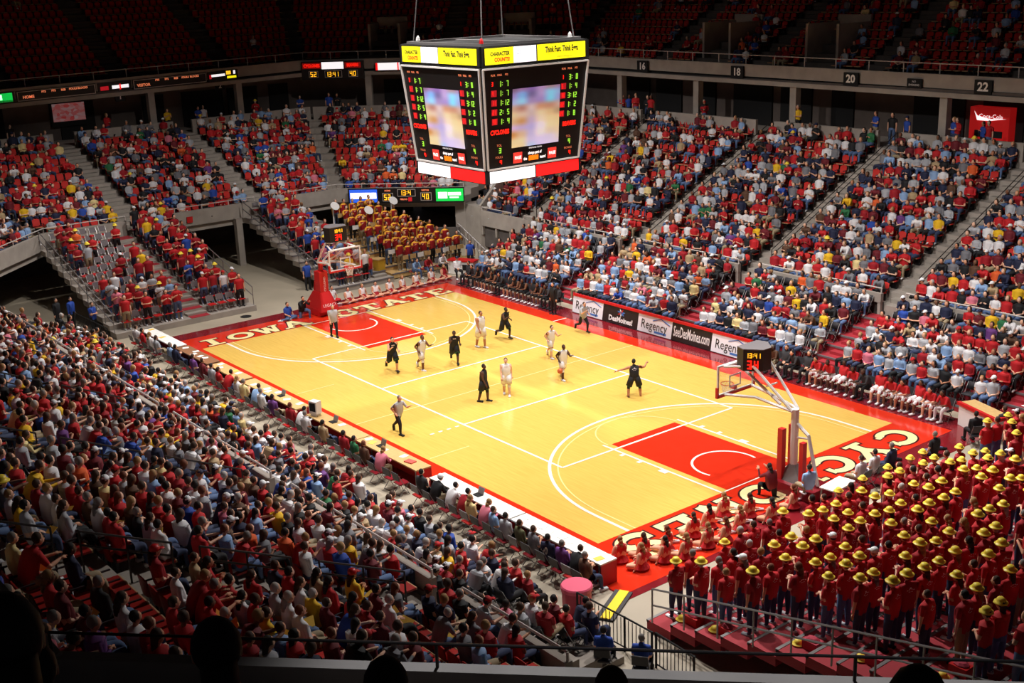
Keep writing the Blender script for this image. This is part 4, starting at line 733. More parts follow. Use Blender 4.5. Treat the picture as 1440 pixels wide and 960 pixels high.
POSES = {
 'sit': FK(.55, (-.12, 0, 1), (.08, 0, 1), lap, m_(lap), sitL, m_(sitL)),
 'sitlean': FK(.55, (.5, 0, 1), (.4, 0, 1), elb, m_(elb), sitL, m_(sitL)),
 'sitcross': FK(.55, (-.05, 0, 1), (.1, 0, 1), crossA, m_(crossA), ((1, .22, .02), (.15, -.1, -1)), ((1, -.1, .12), (.35, .1, -1))),
 'sitclap': FK(.55, (-.02, 0, 1), (.0, 0, 1), clapA, m_(clapA), sitL, m_(sitL)),
 'stand': FK(.93, (.0, 0, 1), (.05, 0, 1), armdn, m_(armdn), standL, m_(standL)),
 'standclap': FK(.93, (.02, 0, 1), (.05, 0, 1), clapA, m_(clapA), standL, m_(standL)),
 'standcross': FK(.93, (-.02, 0, 1), (.05, 0, 1), crossA, m_(crossA), ((.05, .1, -1), (0, 0, -1)), ((.02, -.06, -1), (-.03, 0, -1))),
 'horn': FK(.93, (0, 0, 1), (.1, 0, 1), horn, m_(horn), standL, m_(standL)),
 'floor': FK(.13, (-.05, 0, 1), (.1, 0, 1), ((-.1, .5, -1), (.3, .1, -.8)), ((.3, -.15, -1), (1, .1, -.15)), ((.85, .6, .05), (-.1, -1, -.08), (.3, -1, 0)), ((1, -.35, .06), (-.55, -.9, -.08), (-.5, -.8, 0))),
 'knee': FK(.42, (.25, 0, 1), (.1, 0, 1), ((.7, .2, -.5), (.6, -.3, .8)), ((.7, -.2, -.5), (.6, .3, .8)), ((.95, .2, .05), (-.05, 0, -1)), ((.1, -.15, -.85), (-1, 0, -.06), (-1, 0, -.1))),
 'run1': FK(.9, (.25, 0, 1), (.05, 0, 1), ((-.7, .25, -.7), (.75, .0, -.35)), ((.6, -.2, -.8), (.8, .2, .6)), ((.65, .04, -.8), (-.1, 0, -1)), ((-.3, -.04, -1), (-.9, 0, -.25), (-.3, 0, -1))),
 'run2': FK(.88, (.2, 0, 1), (.05, 0, 1), ((.55, .3, -.8), (.8, -.1, .4)), ((-.7, -.3, -.7), (.6, .1, -.5)), ((-.45, .05, -.9), (-.75, 0, -.65), (0, 0, -1)), ((.5, -.04, -.9), (-.05, 0, -1))),
 'defend': FK(.84, (.15, 0, 1), (.1, 0, 1), ((.2, 1, -.35), (.4, .8, -.3)), ((.25, -.9, -.2), (.7, -.5, .35)), ((.2, .32, -.95), (-.2, .05, -1)), ((.1, -.35, -.95), (-.15, -.05, -1))),
 'walk': FK(.92, (.04, 0, 1), (.05, 0, 1), ((-.25, .14, -1), (.1, 0, -1)), ((.25, -.14, -1), (.45, .1, -.9)), ((.28, .04, -1), (.02, 0, -1)), ((-.22, -.04, -1), (-.3, 0, -1))),
}
SLOTS = 10   # 0 skin 1 shirt 2 trousers 3 shoe 4 forearm 5 shin 6 face detail 7 mouth 8 upper sleeve
# ---- low body used for the mass of the crowd: triangles + slot list
def tri_append(V, F, K, vs, fs, k):
    n = len(V); V += [tuple(v) for v in vs]
    for f in fs:
        for i in range(1, len(f)-1): F.append((n+f[0], n+f[i], n+f[i+1])); K.append(k)
def ltube(V, F, K, a, b, r1, r2, k, n=4, flat_=1.0, caps=True):
    a, b = Vector(a), Vector(b); d = (b-a).normalized(); u = Vector((0, 1, 0)) if abs(d.y) < .8 else Vector((1, 0, 0)); u = (u-d*u.dot(d)).normalized(); w2 = d.cross(u); vs = []
    for p, q in ((a, r1), (b, r2)):
        for i in range(n): t = 2*math.pi*(i+.5)/n; vs.append(p+u*math.cos(t)*q+w2*math.sin(t)*q*flat_)
    fs = [(i, (i+1) % n, n+(i+1) % n, n+i) for i in range(n)]
    if caps: fs.append(tuple(range(n, 2*n)))
    tri_append(V, F, K, vs, fs, k)
def low_body(J, hat=None, long_hair=False):
    V, F, K = [], [], []
    ltube(V, F, K, J['pel']-J['T']*.12, J['pel'], .19, .19, 2, 6, .76, False); ltube(V, F, K, J['pel']-J['T']*.04, J['che']+J['T']*.02, .2, .235, 1, 6, .7, False); ltube(V, F, K, J['che']+J['T']*.02, J['che'].lerp(J['nek'], .6), .235, .215, 1, 6, .68, False); ltube(V, F, K, J['che'].lerp(J['nek'], .6), J['nek']+J['T']*.01, .215, .09, 9, 6, .68)
    for s in 'LR':
        mid = J['sh'+s].lerp(J['el'+s], .6)
        ltube(V, F, K, J['sh'+s], mid, .075, .068, 8, 4, 1, False); ltube(V, F, K, mid, J['el'+s], .053, .048, 4, 4, 1, False); ltube(V, F, K, J['el'+s], J['wr'+s], .045, .033, 4, 4, 1, False); ltube(V, F, K, J['wr'+s], J['wr'+s]+J['hd'+s]*.12, .036, .022, 0, 4)
        ltube(V, F, K, J['hp'+s], J['kn'+s], .11, .082, 2, 5, 1, True); ltube(V, F, K, J['kn'+s], J['an'+s], .072, .052, 5, 4, 1, False); ltube(V, F, K, J['an'+s]-(J['to'+s]-J['an'+s])*.4, J['to'+s], .05, .035, 3, 4)
    h = J['hd']; b = MB(); b.ball(h, (.098, .084, .12), BLACK, 7, 5); tri_append(V, F, K, b.v, b.f, 0); ltube(V, F, K, J['nek']-J['T']*.02, h, .052, .05, 0, 5, 1, False)
    b = MB()
    b.ball(h+Vector((-.024, 0, .03)), (.098, .094, .112), BLACK, 7, 5)
    tri_append(V, F, K, b.v, b.f, 6)
    if long_hair: ltube(V, F, K, h+Vector((-.05, 0, .02)), h+Vector((-.09, 0, -.22)), .078, .05, 6, 5)
    if hat == 'derby': b = MB(); b.lathe([(.155, .035), (.15, .06), (.105, .065), (.1, .12), (.05, .165)], BLACK, 8, h); tri_append(V, F, K, b.v, b.f, 7)
    if hat == 'cap': b = MB(); b.lathe([(.1, .03), (.098, .08), (.05, .135)], BLACK, 7, h+Vector((-.01, 0, 0))); b.box(h+Vector((.12, 0, .05)), (.1, .12, .015), BLACK); tri_append(V, F, K, b.v, b.f, 7)
    return np.array(V, np.float32), np.array(F, np.int32), np.array(K, np.int32)
LOW = {}
def low(pose, hat, lh):
    k = (pose, hat, lh)
    if k not in LOW: LOW[k] = low_body(POSES[pose], hat, lh)
    return LOW[k]
# ---- detailed body: one skinned surface with head, face, hands and fingers
SLOTM = [bpy.data.materials.new('person_slot_%d' % i) for i in range(SLOTS)]
def high_body(pose):
    J = POSES[pose]; vs = []; ed = []; rad = []; seg = []
    def add(p, r, par=None): vs.append(tuple(p)); rad.append(r); i = len(vs)-1; (ed.append((par, i)) if par is not None else None); return i
    pel = add(J['pel'], (.2, .17)); bel = add(J['bel'], (.205, .165), pel); che = add(J['che'], (.22, .17), bel); nb = add(J['nek']-J['T']*.02, (.1, .085), che); nt_ = add(J['nek'].lerp(J['hd'], .4), (.062, .062), nb)
    seg += [(J['pel']-J['T']*.2, J['pel']-J['T']*.14, 2, .17), (J['pel']-J['T']*.09, J['bel']-J['T']*.02, 9, .18), (J['bel']+J['T']*.05, J['nek']-J['T']*.03, 1, .17), (J['nek']+J['T']*.045, J['hd'], 0, .06)]
    for s in 'LR':
        a = add(J['sh'+s], (.078, .078), che); m1 = add(J['sh'+s].lerp(J['el'+s], .5), (.066, .066), a); e = add(J['el'+s], (.043, .043), m1); f = add(J['el'+s].lerp(J['wr'+s], .4), (.042, .042), e); w_ = add(J['wr'+s], (.028, .028), f); add(J['hn'+s], (.026, .026), w_)
        h = add(J['hp'+s], (.12, .12), pel); t2 = add(J['hp'+s].lerp(J['kn'+s], .5), (.105, .105), h); k = add(J['kn'+s], (.078, .078), t2); c = add(J['kn'+s].lerp(J['an'+s], .35), (.068, .068), k); an_ = add(J['an'+s], (.048, .048), c); add(J['to'+s], (.036, .036), an_)
        mid = J['sh'+s].lerp(J['el'+s], .68); seg += [(J['sh'+s], mid, 8, .07), (mid, J['el'+s], 4, .055), (J['el'+s], J['wr'+s], 4, .04), (J['wr'+s]+J['hd'+s]*.02, J['hn'+s]+J['hd'+s]*.05, 0, .03), (J['hp'+s]-Vector((0, 0, .06)), J['kn'+s], 2, .1), (J['kn'+s], J['an'+s], 5, .06), (J['an'+s], J['to'+s]+(J['to'+s]-J['an'+s])*.3, 3, .04)]
    me = bpy.data.meshes.new('tmp'); me.from_pydata(vs, ed, []); o = bpy.data.objects.new('tmp', me); C.objects.link(o); md = o.modifiers.new('s', 'SKIN'); 
    if not me.skin_vertices: 
        bm = bmesh.new(); bm.from_mesh(me); bm.verts.layers.skin.verify(); bm.to_mesh(me); bm.free()
    for i, r in enumerate(rad): me.skin_vertices[0].data[i].radius = r
    me.skin_vertices[0].data[0].use_root = True
    sd = o.modifiers.new('d', 'SUBSURF'); sd.levels = 1; sd.render_levels = 1; bpy.context.view_layer.update()
    ev = o.evaluated_get(bpy.context.evaluated_depsgraph_get()); em_ = ev.to_mesh(); V = [tuple(v.co) for v in em_.vertices]; F = [tuple(p.vertices) for p in em_.polygons]; cen = np.array([tuple(p.center) for p in em_.polygons]); ev.to_mesh_clear(); bpy.data.objects.remove(o)
    A = np.array([tuple(s[0]) for s in seg]); B = np.array([tuple(s[1]) for s in seg]); D = B-A; L2 = (D**2).sum(1); t = np.clip(((cen[:, None, :]-A)*D).sum(2)/L2, 0, 1); dist = np.linalg.norm(cen[:, None, :]-(A+D*t[:, :, None]), axis=2); near_ = (dist-np.array([s_[3] for s_ in seg])).argmin(1); K = [seg[i][2] for i in near_]
    mb = MB(); mb.mats = list(SLOTM); mb.v = V; mb.f = F; mb.m = K
    h = J['hd']; hv = MB(); hv.ball((0, 0, 0), (.088, .076, .116), BLACK, 12, 9); P = []
    for x, y, z in hv.v:
        if z < -.02: kx = 1-(abs(z)-.02)*2.6; y *= kx; x = x*(1-(abs(z)-.02)*1.2)+.012
        P.append((h.x+x, h.y+y, h.z+z))
    mb.add(P, hv.f, SLOTM[0]); mb.add([h+Vector(q) for q in ((.085, -.014, -.03), (.085, .014, -.03), (.086, 0, .02), (.112, 0, -.026))], [(0, 1, 3), (1, 2, 3), (2, 0, 3)], SLOTM[0])
    for s in (-1, 1): mb.ball(h+Vector((.078, s*.03, .008)), (.008, .012, .007), SLOTM[6], 6, 4); mb.ball(h+Vector((-.0, s*.077, -.005)), (.018, .01, .03), SLOTM[0], 6, 4); mb.box(h+Vector((.083, s*.03, .026)), (.008, .03, .006), SLOTM[6])
    mb.box(h+Vector((.083, 0, -.056)), (.01, .04, .009), SLOTM[7])
    for s in 'LR':   # hands
        w_ = J['wr'+s]; d = J['hd'+s].copy(); sg = 1 if s == 'L' else -1; up = Vector((0, 0, 1)) if abs(d.z) < .85 else Vector((1, 0, 0)); sd_ = d.cross(up).normalized(); nn_ = sd_.cross(d).normalized(); M3 = Matrix((d, sd_, nn_)).transposed()
        mb.box(w_+d*.065, (.09, .075, .028), SLOTM[0], M=M3)
        for i, (off, ln) in enumerate(((-.029, .062), (-.01, .072), (.01, .068), (.028, .052))):
            a = w_+d*.105+sd_*off; b_ = a+d*ln*.55-nn_*.006; c = b_+(d*.75-nn_*.6).normalized()*ln*.5; mb.tube(a, b_, .0095, SLOTM[0], 5, .009); mb.tube(b_, c, .009, SLOTM[0], 5, .007)
        a = w_+d*.045-sd_*sg*.036; b_ = a+(d*.6-sd_*sg*.7-nn_*.2).normalized()*.035; c = b_+(d-nn_*.3).normalized()*.03; mb.tube(a, b_, .012, SLOTM[0], 5, .01); mb.tube(b_, c, .01, SLOTM[0], 5, .008)
        f = J['an'+s]; dd = (J['to'+s]-J['an'+s]); dd.z = 0 if abs(dd.z) < .08 else dd.z
        if dd.length < .01: dd = Vector((.1, 0, 0))
        dd.normalize(); sy = Vector((-dd.y, dd.x, 0)); sy = sy.normalized() if sy.length > .1 else Vector((0, 1, 0)); uz = dd.cross(sy).normalized(); M3 = Matrix((dd, sy, uz)).transposed(); mb.box(f+dd*.07-uz*.04*(1 if uz.z > 0 else -1), (.27, .095, .06), SLOTM[3], M=M3)
    me = mb.mesh('person', True); bv = BVHTree.FromPolygons(V, F)
    # printed marks hugging the back and the chest
    PR = {}
    for side_, sgn in (('back', -1), ('chest', 1)):
        pb = MB(); c0 = J['che']
        marks = [(0, .07, .05, .035), (-.035, .045, .03, .02), (.035, .045, .03, .02), (-.085, .03, .035, .018), (.085, .03, .035, .018), (-.03, -.005, .05, .012), (.035, -.005, .05, .012)] if sgn < 0 else [(-.05, .05, .04, .045), (0, .05, .04, .045), (.05, .05, .04, .045)]
        for (yy, zz, w2, h2) in marks:
            q = []
            for a, c in ((-1, -1), (1, -1), (1, 1), (-1, 1)):
                o_ = c0+J['T']*(zz-.02+c*h2/2)+Vector((sgn*.6, yy+a*w2/2, 0)); hit = bv.ray_cast(o_, Vector((-sgn, 0, 0)))
                if hit[0] is None: break
                q.append(hit[0]+Vector((sgn*.006, 0, 0)))
            if len(q) == 4: pb.add(q, [(0, 1, 2, 3) if sgn > 0 else (3, 2, 1, 0)], WPRINT)
        PR[side_] = pb.mesh('shirt_print') if pb.f else None
    pb = MB()
    for s in 'LR': a = J['hp'+s]+Vector((0, 0, .08)); c = J['hp'+s].lerp(J['kn'+s], .82); pb.tube(a, c, .125, BLACK, 10, .135); pb.tube(c, c.lerp(J['kn'+s], .12), .137, SLOTM[6], 10, .138)
    pb.mats[1:] = []; PR['shorts'] = (pb.v, pb.f, pb.m)
    pb = MB(); p_ = J['pel']; pb.lathe([(.15, .14), (.2, .04), (.3, -.09), (.29, -.1)], BLACK, 14, p_ if p_.z > .2 else (p_.x+.03, 0, p_.z+.02)); PR['skirt'] = pb.mesh('skirt')
    return me, h.copy(), PR
WPRINT = mat('pale_shirt_print', rgb(225, 205, 205), .8)
HIGH = {}
def high(p):
    if p not in HIGH: HIGH[p] = high_body(p)
    return HIGH[p]
COL = {'red': (192, 24, 32), 'crimson': (160, 16, 30), 'maroon': (110, 22, 34), 'white': (232, 230, 232), 'pale grey': (176, 178, 184), 'grey': (120, 120, 126), 'navy': (30, 36, 66), 'black': (22, 22, 26), 'yellow': (240, 190, 30), 'light blue': (140, 172, 214), 'blue': (40, 76, 170), 'orange': (226, 96, 40), 'pink': (220, 120, 140), 'purple': (110, 60, 130), 'green': (40, 110, 66), 'tan': (182, 156, 118), 'brown': (92, 62, 44), 'denim': (84, 108, 150), 'dark denim': (48, 60, 92), 'khaki': (160, 142, 112), 'cream': (236, 214, 150), 'charcoal': (50, 50, 54), 'lime': (150, 200, 60), 'olive': (92, 92, 60)}
SKINS = [(226, 170, 138), (214, 156, 124), (232, 184, 156), (190, 130, 98), (120, 78, 54), (88, 56, 40)]
HAIRS = {'brown hair': (66, 44, 30), 'dark hair': (26, 20, 18), 'blond hair': (156, 118, 72), 'grey hair': (124, 118, 114), 'auburn hair': (110, 58, 34), 'white hair': (176, 170, 166)}
HATC = {'yellow hat': (250, 220, 70), 'white cap': (235, 235, 238), 'red cap': (196, 26, 32), 'yellow cap': (240, 200, 40), 'navy cap': (30, 36, 70)}
def cm(kind, name, c): return mat('%s_%s' % (kind, name.replace(' ', '_')), rgb(*c), .8 if kind != 'hat' else .4)
hb_ = MB(); hb_.ball((-.02, 0, .03), (.086, .084, .104), BLACK, 12, 8); HAIR_S = hb_.mesh('hair', True)
hb_ = MB(); hb_.ball((-.02, 0, .03), (.088, .086, .105), BLACK, 12, 8); hb_.path([(-.075, 0, .0), (-.1, 0, -.1), (-.1, 0, -.24)], .062, BLACK, 8); HAIR_L = hb_.mesh('hair', True)
hb_ = MB(); hb_.lathe([(.1, .04), (.15, .022), (.162, .045), (.15, .056), (.108, .062), (.104, .1), (.085, .14), (.045, .165), (.01, .17)], BLACK, 16); HAT_D = hb_.mesh('hat', True)
hb_ = MB(); hb_.lathe([(.098, .028), (.1, .07), (.085, .115), (.045, .142), (.01, .148)], BLACK, 14, (-.012, 0, 0)); hb_.hexa([(.06, -.07, .04), (.17, -.05, .03), (.17, .05, .03), (.06, .07, .04), (.06, -.07, .055), (.17, -.05, .042), (.17, .05, .042), (.06, .07, .055)], BLACK); HAT_C = hb_.mesh('hat', True)
NPEOPLE = [0]; SHO = {}
def person(x, y, z, yaw, pose, shirt, pants='denim', hair='brown hair', hat=None, label=None, group=None, skin=0, sleeve='short', shorts=False, shoe='white', long_hair=False, prints=(), scale=1.0, tank=False, roll=0, kit=None, skirt=None):
    me, h, PR = high(pose); o = bpy.data.objects.new('person', me); C.objects.link(o); NPEOPLE[0] += 1
    o.location = (x, y, z); o.rotation_euler = (roll, 0, yaw); o.scale = (scale,)*3
    sk = cm('skin', str(skin), SKINS[skin]); sm = cm('cloth', shirt, COL[shirt]); pm = cm('cloth', pants, COL[pants]); hm = cm('hair', hair, HAIRS[hair])
    ms_ = [sk, sm, pm, cm('cloth', shoe, COL[shoe]), sm if sleeve == 'long' else sk, sk if shorts else pm, cm('hair', 'dark hair', HAIRS['dark hair']), cm('lip', 'rose', (150, 70, 66)), sk if tank else sm, sk if skirt else sm]
    if skirt: ms_[2] = sk; ms_[5] = sk
    if not me.materials:
        for m in SLOTM: me.materials.append(m)
    for i, m in enumerate(ms_): o.material_slots[i].link = 'OBJECT'; o.material_slots[i].material = m
    def child(mm, m):
        c = bpy.data.objects.new(mm.name.split('.')[0], mm); C.objects.link(c); c.parent = o; c.location = h
        if not mm.materials: mm.materials.append(BLACK)
        c.material_slots[0].link = 'OBJECT'; c.material_slots[0].material = m
    child(HAIR_L if long_hair else HAIR_S, hm)
    if hat: child(HAT_D if hat == 'yellow hat' else HAT_C, cm('hat', hat, HATC[hat]))
    if kit:
        v_, f_, m2 = PR['shorts']; me2 = SHO.get((pose, kit))
        if me2 is None:
            q = MB(); q.v = v_; q.f = f_; q.m = m2; q.mats = [cm('cloth', kit[0], COL[kit[0]]), cm('cloth', kit[1], COL[kit[1]])]; me2 = SHO[(pose, kit)] = q.mesh('shorts', True)
        c = bpy.data.objects.new('shorts', me2); C.objects.link(c); c.parent = o
    if skirt:
        c = bpy.data.objects.new('skirt', PR['skirt']); C.objects.link(c); c.parent = o; c.material_slots[0].link = 'OBJECT'; c.material_slots[0].material = cm('cloth', skirt, COL[skirt])
    for p in prints:
        if PR[p]: c = bpy.data.objects.new('shirt_print', PR[p]); C.objects.link(c); c.parent = o
    tag(o, label, 'person', group); return o
# ================================================================== SEATS
def seat_parts(kind):
    if kind == 'arena':
        b = MB(); P = []
        for i in range(5):
            u = -.21+.42*i/4; c = .035*(1-(u/.21)**2); P.append((-.2-c, u))
        vs = [(x, y, .42) for x, y in P]+[(x-.05, y, .84-.06*(abs(y)/.21)**3) for x, y in P]+[(x-.03, y, .42) for x, y in P]+[(x-.08, y, .84-.06*(abs(y)/.21)**3) for x, y in P]; fs = [(i, i+1, 6+i, 5+i) for i in range(4)]+[(15+i, 16+i, 11+i, 10+i) for i in range(4)]+[(5+i, 6+i, 16+i, 15+i) for i in range(4)]; b.add(vs, fs, SEATR); bk = b.mesh('seat_back')
        b = MB(); b.box((.07, 0, .4), (.38, .43, .05), SEATR); b.box((.27, 0, .4), (.03, .44, .055), SEATT); pn = b.mesh('seat_pan')
        b = MB(); b.box((-.1, 0, .2), (.06, .3, .42), DKGRAY); b.box((-.02, .235, .58), (.3, .035, .03), DKGRAY); b.box((-.12, .235, .45), (.05, .03, .28), DKGRAY); pd = b.mesh('seat_bracket')
        return [bk, pn, pd]
    backm, panm = {'folding': (MIDGRAY, REDP), 'dark': (DKGRAY, DKGRAY), 'maroon': (DKGRAY, MAROON)}[kind]
    b = MB(); b.hexa([(-.2, -.21, .55), (-.17, -.21, .55), (-.17, .21, .55), (-.2, .21, .55), (-.26, -.2, .84), (-.23, -.2, .84), (-.23, .2, .84), (-.26, .2, .84)], backm); bk = b.mesh('seat_back')
    b = MB(); b.box((.02, 0, .41), (.4, .41, .045), panm); pn = b.mesh('seat_pan')
    b = MB()
    for s in (-.2, .2): b.tube((-.25, s, .84), (.2, s, 0), .012, STEEL, 4); b.tube((.2, s, .44), (-.2, s, 0), .012, STEEL, 4)
    b.tube((.2, -.2, .02), (.2, .2, .02), .01, STEEL, 4); b.tube((-.2, -.2, .02), (-.2, .2, .02), .01, STEEL, 4)
    fr = b.mesh('folding_frame'); return [bk, pn, fr]
SP = {k: seat_parts(k) for k in ('arena', 'folding', 'dark', 'maroon')}
def seat_thing(kind, x, y, z, yaw, label, name='arena_seat', group=None, cat='seat'):
    t = thing(name, (x, y, z), label, cat, yaw, group)
    for me in SP[kind]: clone(me, t, name=me.name.split('.')[0])
    return t
def mass(name, items, tmpl, label=None, colfn=None):
    """items: (x,y,z,yaw,scale,key,palette); one joined mesh with a colour attribute"""
    Vs, Fs, Cs = [], [], []; off = 0
    for (x, y, z, yaw, s, key, pal) in items:
        V, F, K = tmpl(key); c, q = math.cos(yaw)*s, math.sin(yaw)*s; W = np.empty_like(V); W[:, 0] = V[:, 0]*c-V[:, 1]*q+x; W[:, 1] = V[:, 0]*q+V[:, 1]*c+y; W[:, 2] = V[:, 2]*s+z
        Vs.append(W); Fs.append(F+off); off += len(V); Cs.append(np.repeat(pal[K], 3, axis=0))
    V = np.concatenate(Vs); F = np.concatenate(Fs); Cc = np.concatenate(Cs); me = bpy.data.meshes.new(name); me.vertices.add(len(V)); me.vertices.foreach_set('co', V.ravel()); me.loops.add(F.size); me.loops.foreach_set('vertex_index', F.ravel()); me.polygons.add(len(F)); me.polygons.foreach_set('loop_start', np.arange(0, F.size, 3, dtype=np.int32)); me.polygons.foreach_set('loop_total', np.full(len(F), 3, np.int32))
    me.update(calc_edges=True); at = me.color_attributes.new('Col', 'BYTE_COLOR', 'CORNER'); at.data.foreach_set('color', np.concatenate([Cc, np.ones((len(Cc), 1), np.float32)], 1).astype(np.float32).ravel())
    me.materials.append(mat('painted_by_attribute', (1, 1, 1, 1), .75, vcol='Col')); o = bpy.data.objects.new(name, me); C.objects.link(o); tag(o, label, kind='stuff'); print(name, len(items), len(F)); return o
def meshes_to_tmpl(meshes, matcol):
    V, F, K = [], [], []
    for me in meshes:
        for p in me.polygons: pass
        n = len(V); V += [tuple(v.co) for v in me.vertices]
        for p in me.polygons:
            f = list(p.vertices); 
            for i in range(1, len(f)-1): F.append((n+f[0], n+f[i], n+f[i+1])); K.append(matcol.index(me.materials[p.material_index].name))
    return np.array(V, np.float32), np.array(F, np.int32), np.array(K, np.int32)
MC = [m.name for m in (SEATR, SEATT, DKGRAY, MIDGRAY, REDP, STEEL, MAROON)]
MCC = np.array([[lin(v) for v in c] for c in ((190, 30, 20), (190, 150, 110), (48, 46, 50), (110, 104, 106), (196, 24, 26), (150, 146, 145), (132, 30, 40))], np.float32)
ST = {k: meshes_to_tmpl(SP[k], MC) for k in SP}
# ================================================================== FILL THE STANDS
VOM = [tuple(o.location)[:2] for o in bpy.data.objects if o.name.startswith('wall_vomitory')]
rng = random.Random(11)
def pick(w_): 
    t = rng.random()*sum(w_.values())
    for k, v in w_.items():
        t -= v
        if t <= 0: return k
    return k
FANS = {'red': 22, 'crimson': 9, 'maroon': 7, 'white': 20, 'pale grey': 10, 'grey': 8, 'navy': 10, 'black': 12, 'yellow': 5, 'light blue': 5, 'blue': 3, 'orange': 2, 'pink': 2, 'purple': 1, 'green': 1.5, 'tan': 3, 'cream': 2, 'brown': 3}
PANTS = {'denim': 10, 'dark denim': 8, 'black': 6, 'khaki': 4, 'navy': 3}
HAIRW = {'brown hair': 9, 'dark hair': 7, 'blond hair': 2.5, 'grey hair': 3, 'auburn hair': 1.5, 'white hair': 1}
def fan(kind='sit'):
    d = dict(shirt=pick(FANS), pants=pick(PANTS), hair=pick(HAIRW), hat=None, skin=rng.choice([0, 0, 1, 1, 2, 2, 3, 4]), sleeve='long' if rng.random() < .45 else 'short', long_hair=rng.random() < .3, shoe=rng.choice(['white', 'black', 'pale grey']), scale=rng.uniform(.98, 1.1))
    d['pose'] = pick({'sit': 5, 'sitlean': 2, 'sitcross': 2.5, 'sitclap': 1}) if kind == 'sit' else pick({'standcross': 4, 'stand': 4, 'standclap': 3})
    r = rng.random()
    if r < .07: d['hat'] = 'white cap'
    elif r < .11: d['hat'] = 'red cap'
    elif r < .13: d['hat'] = 'navy cap'
    elif r < .14: d['hat'] = 'yellow hat'
    return d
BOXS = [(560, 60, 830, 262)]
people = []; seats_ = []
def populate(B, kind, occ, stand=False, secname=None, fanfn=None, m0=.35, m1=.35, seatmargin=40, seatcol=True, maxrow=99, dy=0):
    for (x, y, z, row, sec, j, n) in B.seats(m0, m1):
        if row >= maxrow: continue
        if row < 4 and B in UP.values() and any(abs(x-vx) < 1.5 and abs(y-vy) < 3.2 or (abs(y-vy) < 1.5 and abs(x-vx) < 3.2 and B is UP[4]) or (B is UP[3] and abs((x-vx)+(y-vy)) < 2.2) for vx, vy in VOM): continue
        pc = proj((x, y, z+.7))
        if not (pc[2] > 1 and -120 < pc[0] < 1560 and -90 < pc[1] < 1020): continue
        if kind: seats_.append((kind, x, y, z, B.face, pc, B, row, sec, j))
        o = occ(x, y, row, sec) if callable(occ) else occ
        if rng.random() < o:
            f = fanfn(x, y, row) if fanfn else fan('stand' if stand else 'sit')
            fx, fy = math.cos(B.face), math.sin(B.face); back = .06 if not stand else .1
            people.append(dict(f, x=x+fx*back+rng.uniform(-.03, .03), y=y+fy*back+rng.uniform(-.04, .04), z=z, yaw=B.face+rng.uniform(-.25, .25), pc=pc, B=B, row=row, sec=sec, j=j, stand=stand))
populate(far, 'arena', lambda x, y, r, s: (.62 if x < -8 else .82 if x < 1 else .93)+(.0 if r < 8 else -.08))
populate(near, 'arena', lambda x, y, r, s: (.93 if x < 12 else .84)-(.5 if (r in (9, 10, 12) and 17 < x < 21.2) or (r in (6, 7) and 18 < x < 19.5) or (r == 11 and x > 23) else 0))
populate(endf, 'arena', lambda x, y, r, s: .5+.2*(r < 6)); populate(dgf, 'arena', .55, m0=.6, m1=.8); populate(dgn, 'arena', .6, m0=.8, m1=.6)
def suitfan(x, y, row):
    f = fan('sit'); 
    if row < 3 and rng.random() < .35: f['shirt'] = rng.choice(['white', 'light blue', 'pale grey'])
    return f
populate(lowf, 'dark', lambda x, y, r, s: .9, fanfn=suitfan); populate(lown, 'dark', lambda x, y, r, s: .95)
def student(x, y, row):
    f = fan('stand'); f.update(shirt='crimson' if rng.random() < .5 else 'red', sleeve='short', pose=pick({'stand': 5, 'standclap': 2, 'standcross': 3}), hat='yellow hat' if rng.random() < .68 else ('white cap' if rng.random() < .12 else None), pants=pick({'denim': 4, 'dark denim': 6, 'khaki': 1}), prints=('back',)); f['skin'] = rng.choice([0, 1, 2, 0, 1]); return f
populate(stu, None, lambda x, y, r, s: .78 if not (r >= 5 and y < -8.8 and rng.random() < .6) else 0, True, fanfn=student)
def farstudent(x, y, row):
    f = fan('stand'); f['shirt'] = pick({'red': 10, 'crimson': 4, 'white': 3, 'yellow': 2, 'pale grey': 2, 'light blue': 1, 'blue': 1.5, 'black': 1, 'orange': .6, 'pink': .4}); f['hat'] = pick({'n': 12, 'white cap': 2, 'yellow hat': 2, 'red cap': 1}); f['hat'] = None if f['hat'] == 'n' else f['hat']; f['sleeve'] = 'short'; f['prints'] = ('chest',); return f
populate(fl, 'folding', lambda x, y, r, s: .5 if y < -7 and r > 1 else (.4 if y < -7 else .78), True, fanfn=farstudent); populate(fb, 'folding', .93, True, fanfn=farstudent)
def bandman(x, y, row):
    f = fan('stand'); f.update(shirt='crimson', sleeve='long', pants=rng.choice(['khaki', 'denim', 'black']), pose='horn' if rng.random() < .6 else 'stand', hat=None); f['band'] = True; return f
populate(band, None, .97, True, fanfn=bandman)
def updeck(x, y, r, s): return .01 if x < -40 else (.06 if x < -20 else .22)
for i in (2, 3, 4, 5, 1): populate(UP[i], 'arena', updeck)
# concourse standers
for i in (2, 3, 4):
    p, r_ = side(.9, i); p, r_ = Vector(p), Vector(r_)
    for k in range({2: 26, 3: 9, 4: 9}[i]):
        u = rng.random(); q = p.lerp(r_, u); pc = proj((q.x, q.y, 8.3)); 
        if in_frame((q.x, q.y, 8.3)) : f = fan('stand'); f['shirt'] = pick({'red': 5, 'blue': 4, 'black': 2, 'white': 2, 'yellow': 1}); people.append(dict(f, x=q.x, y=q.y, z=7.17, yaw=math.atan2(-q.y, -q.x)+rng.uniform(-.5, .5), pc=pc, B=None, row=0, sec=0, j=0, stand=True))
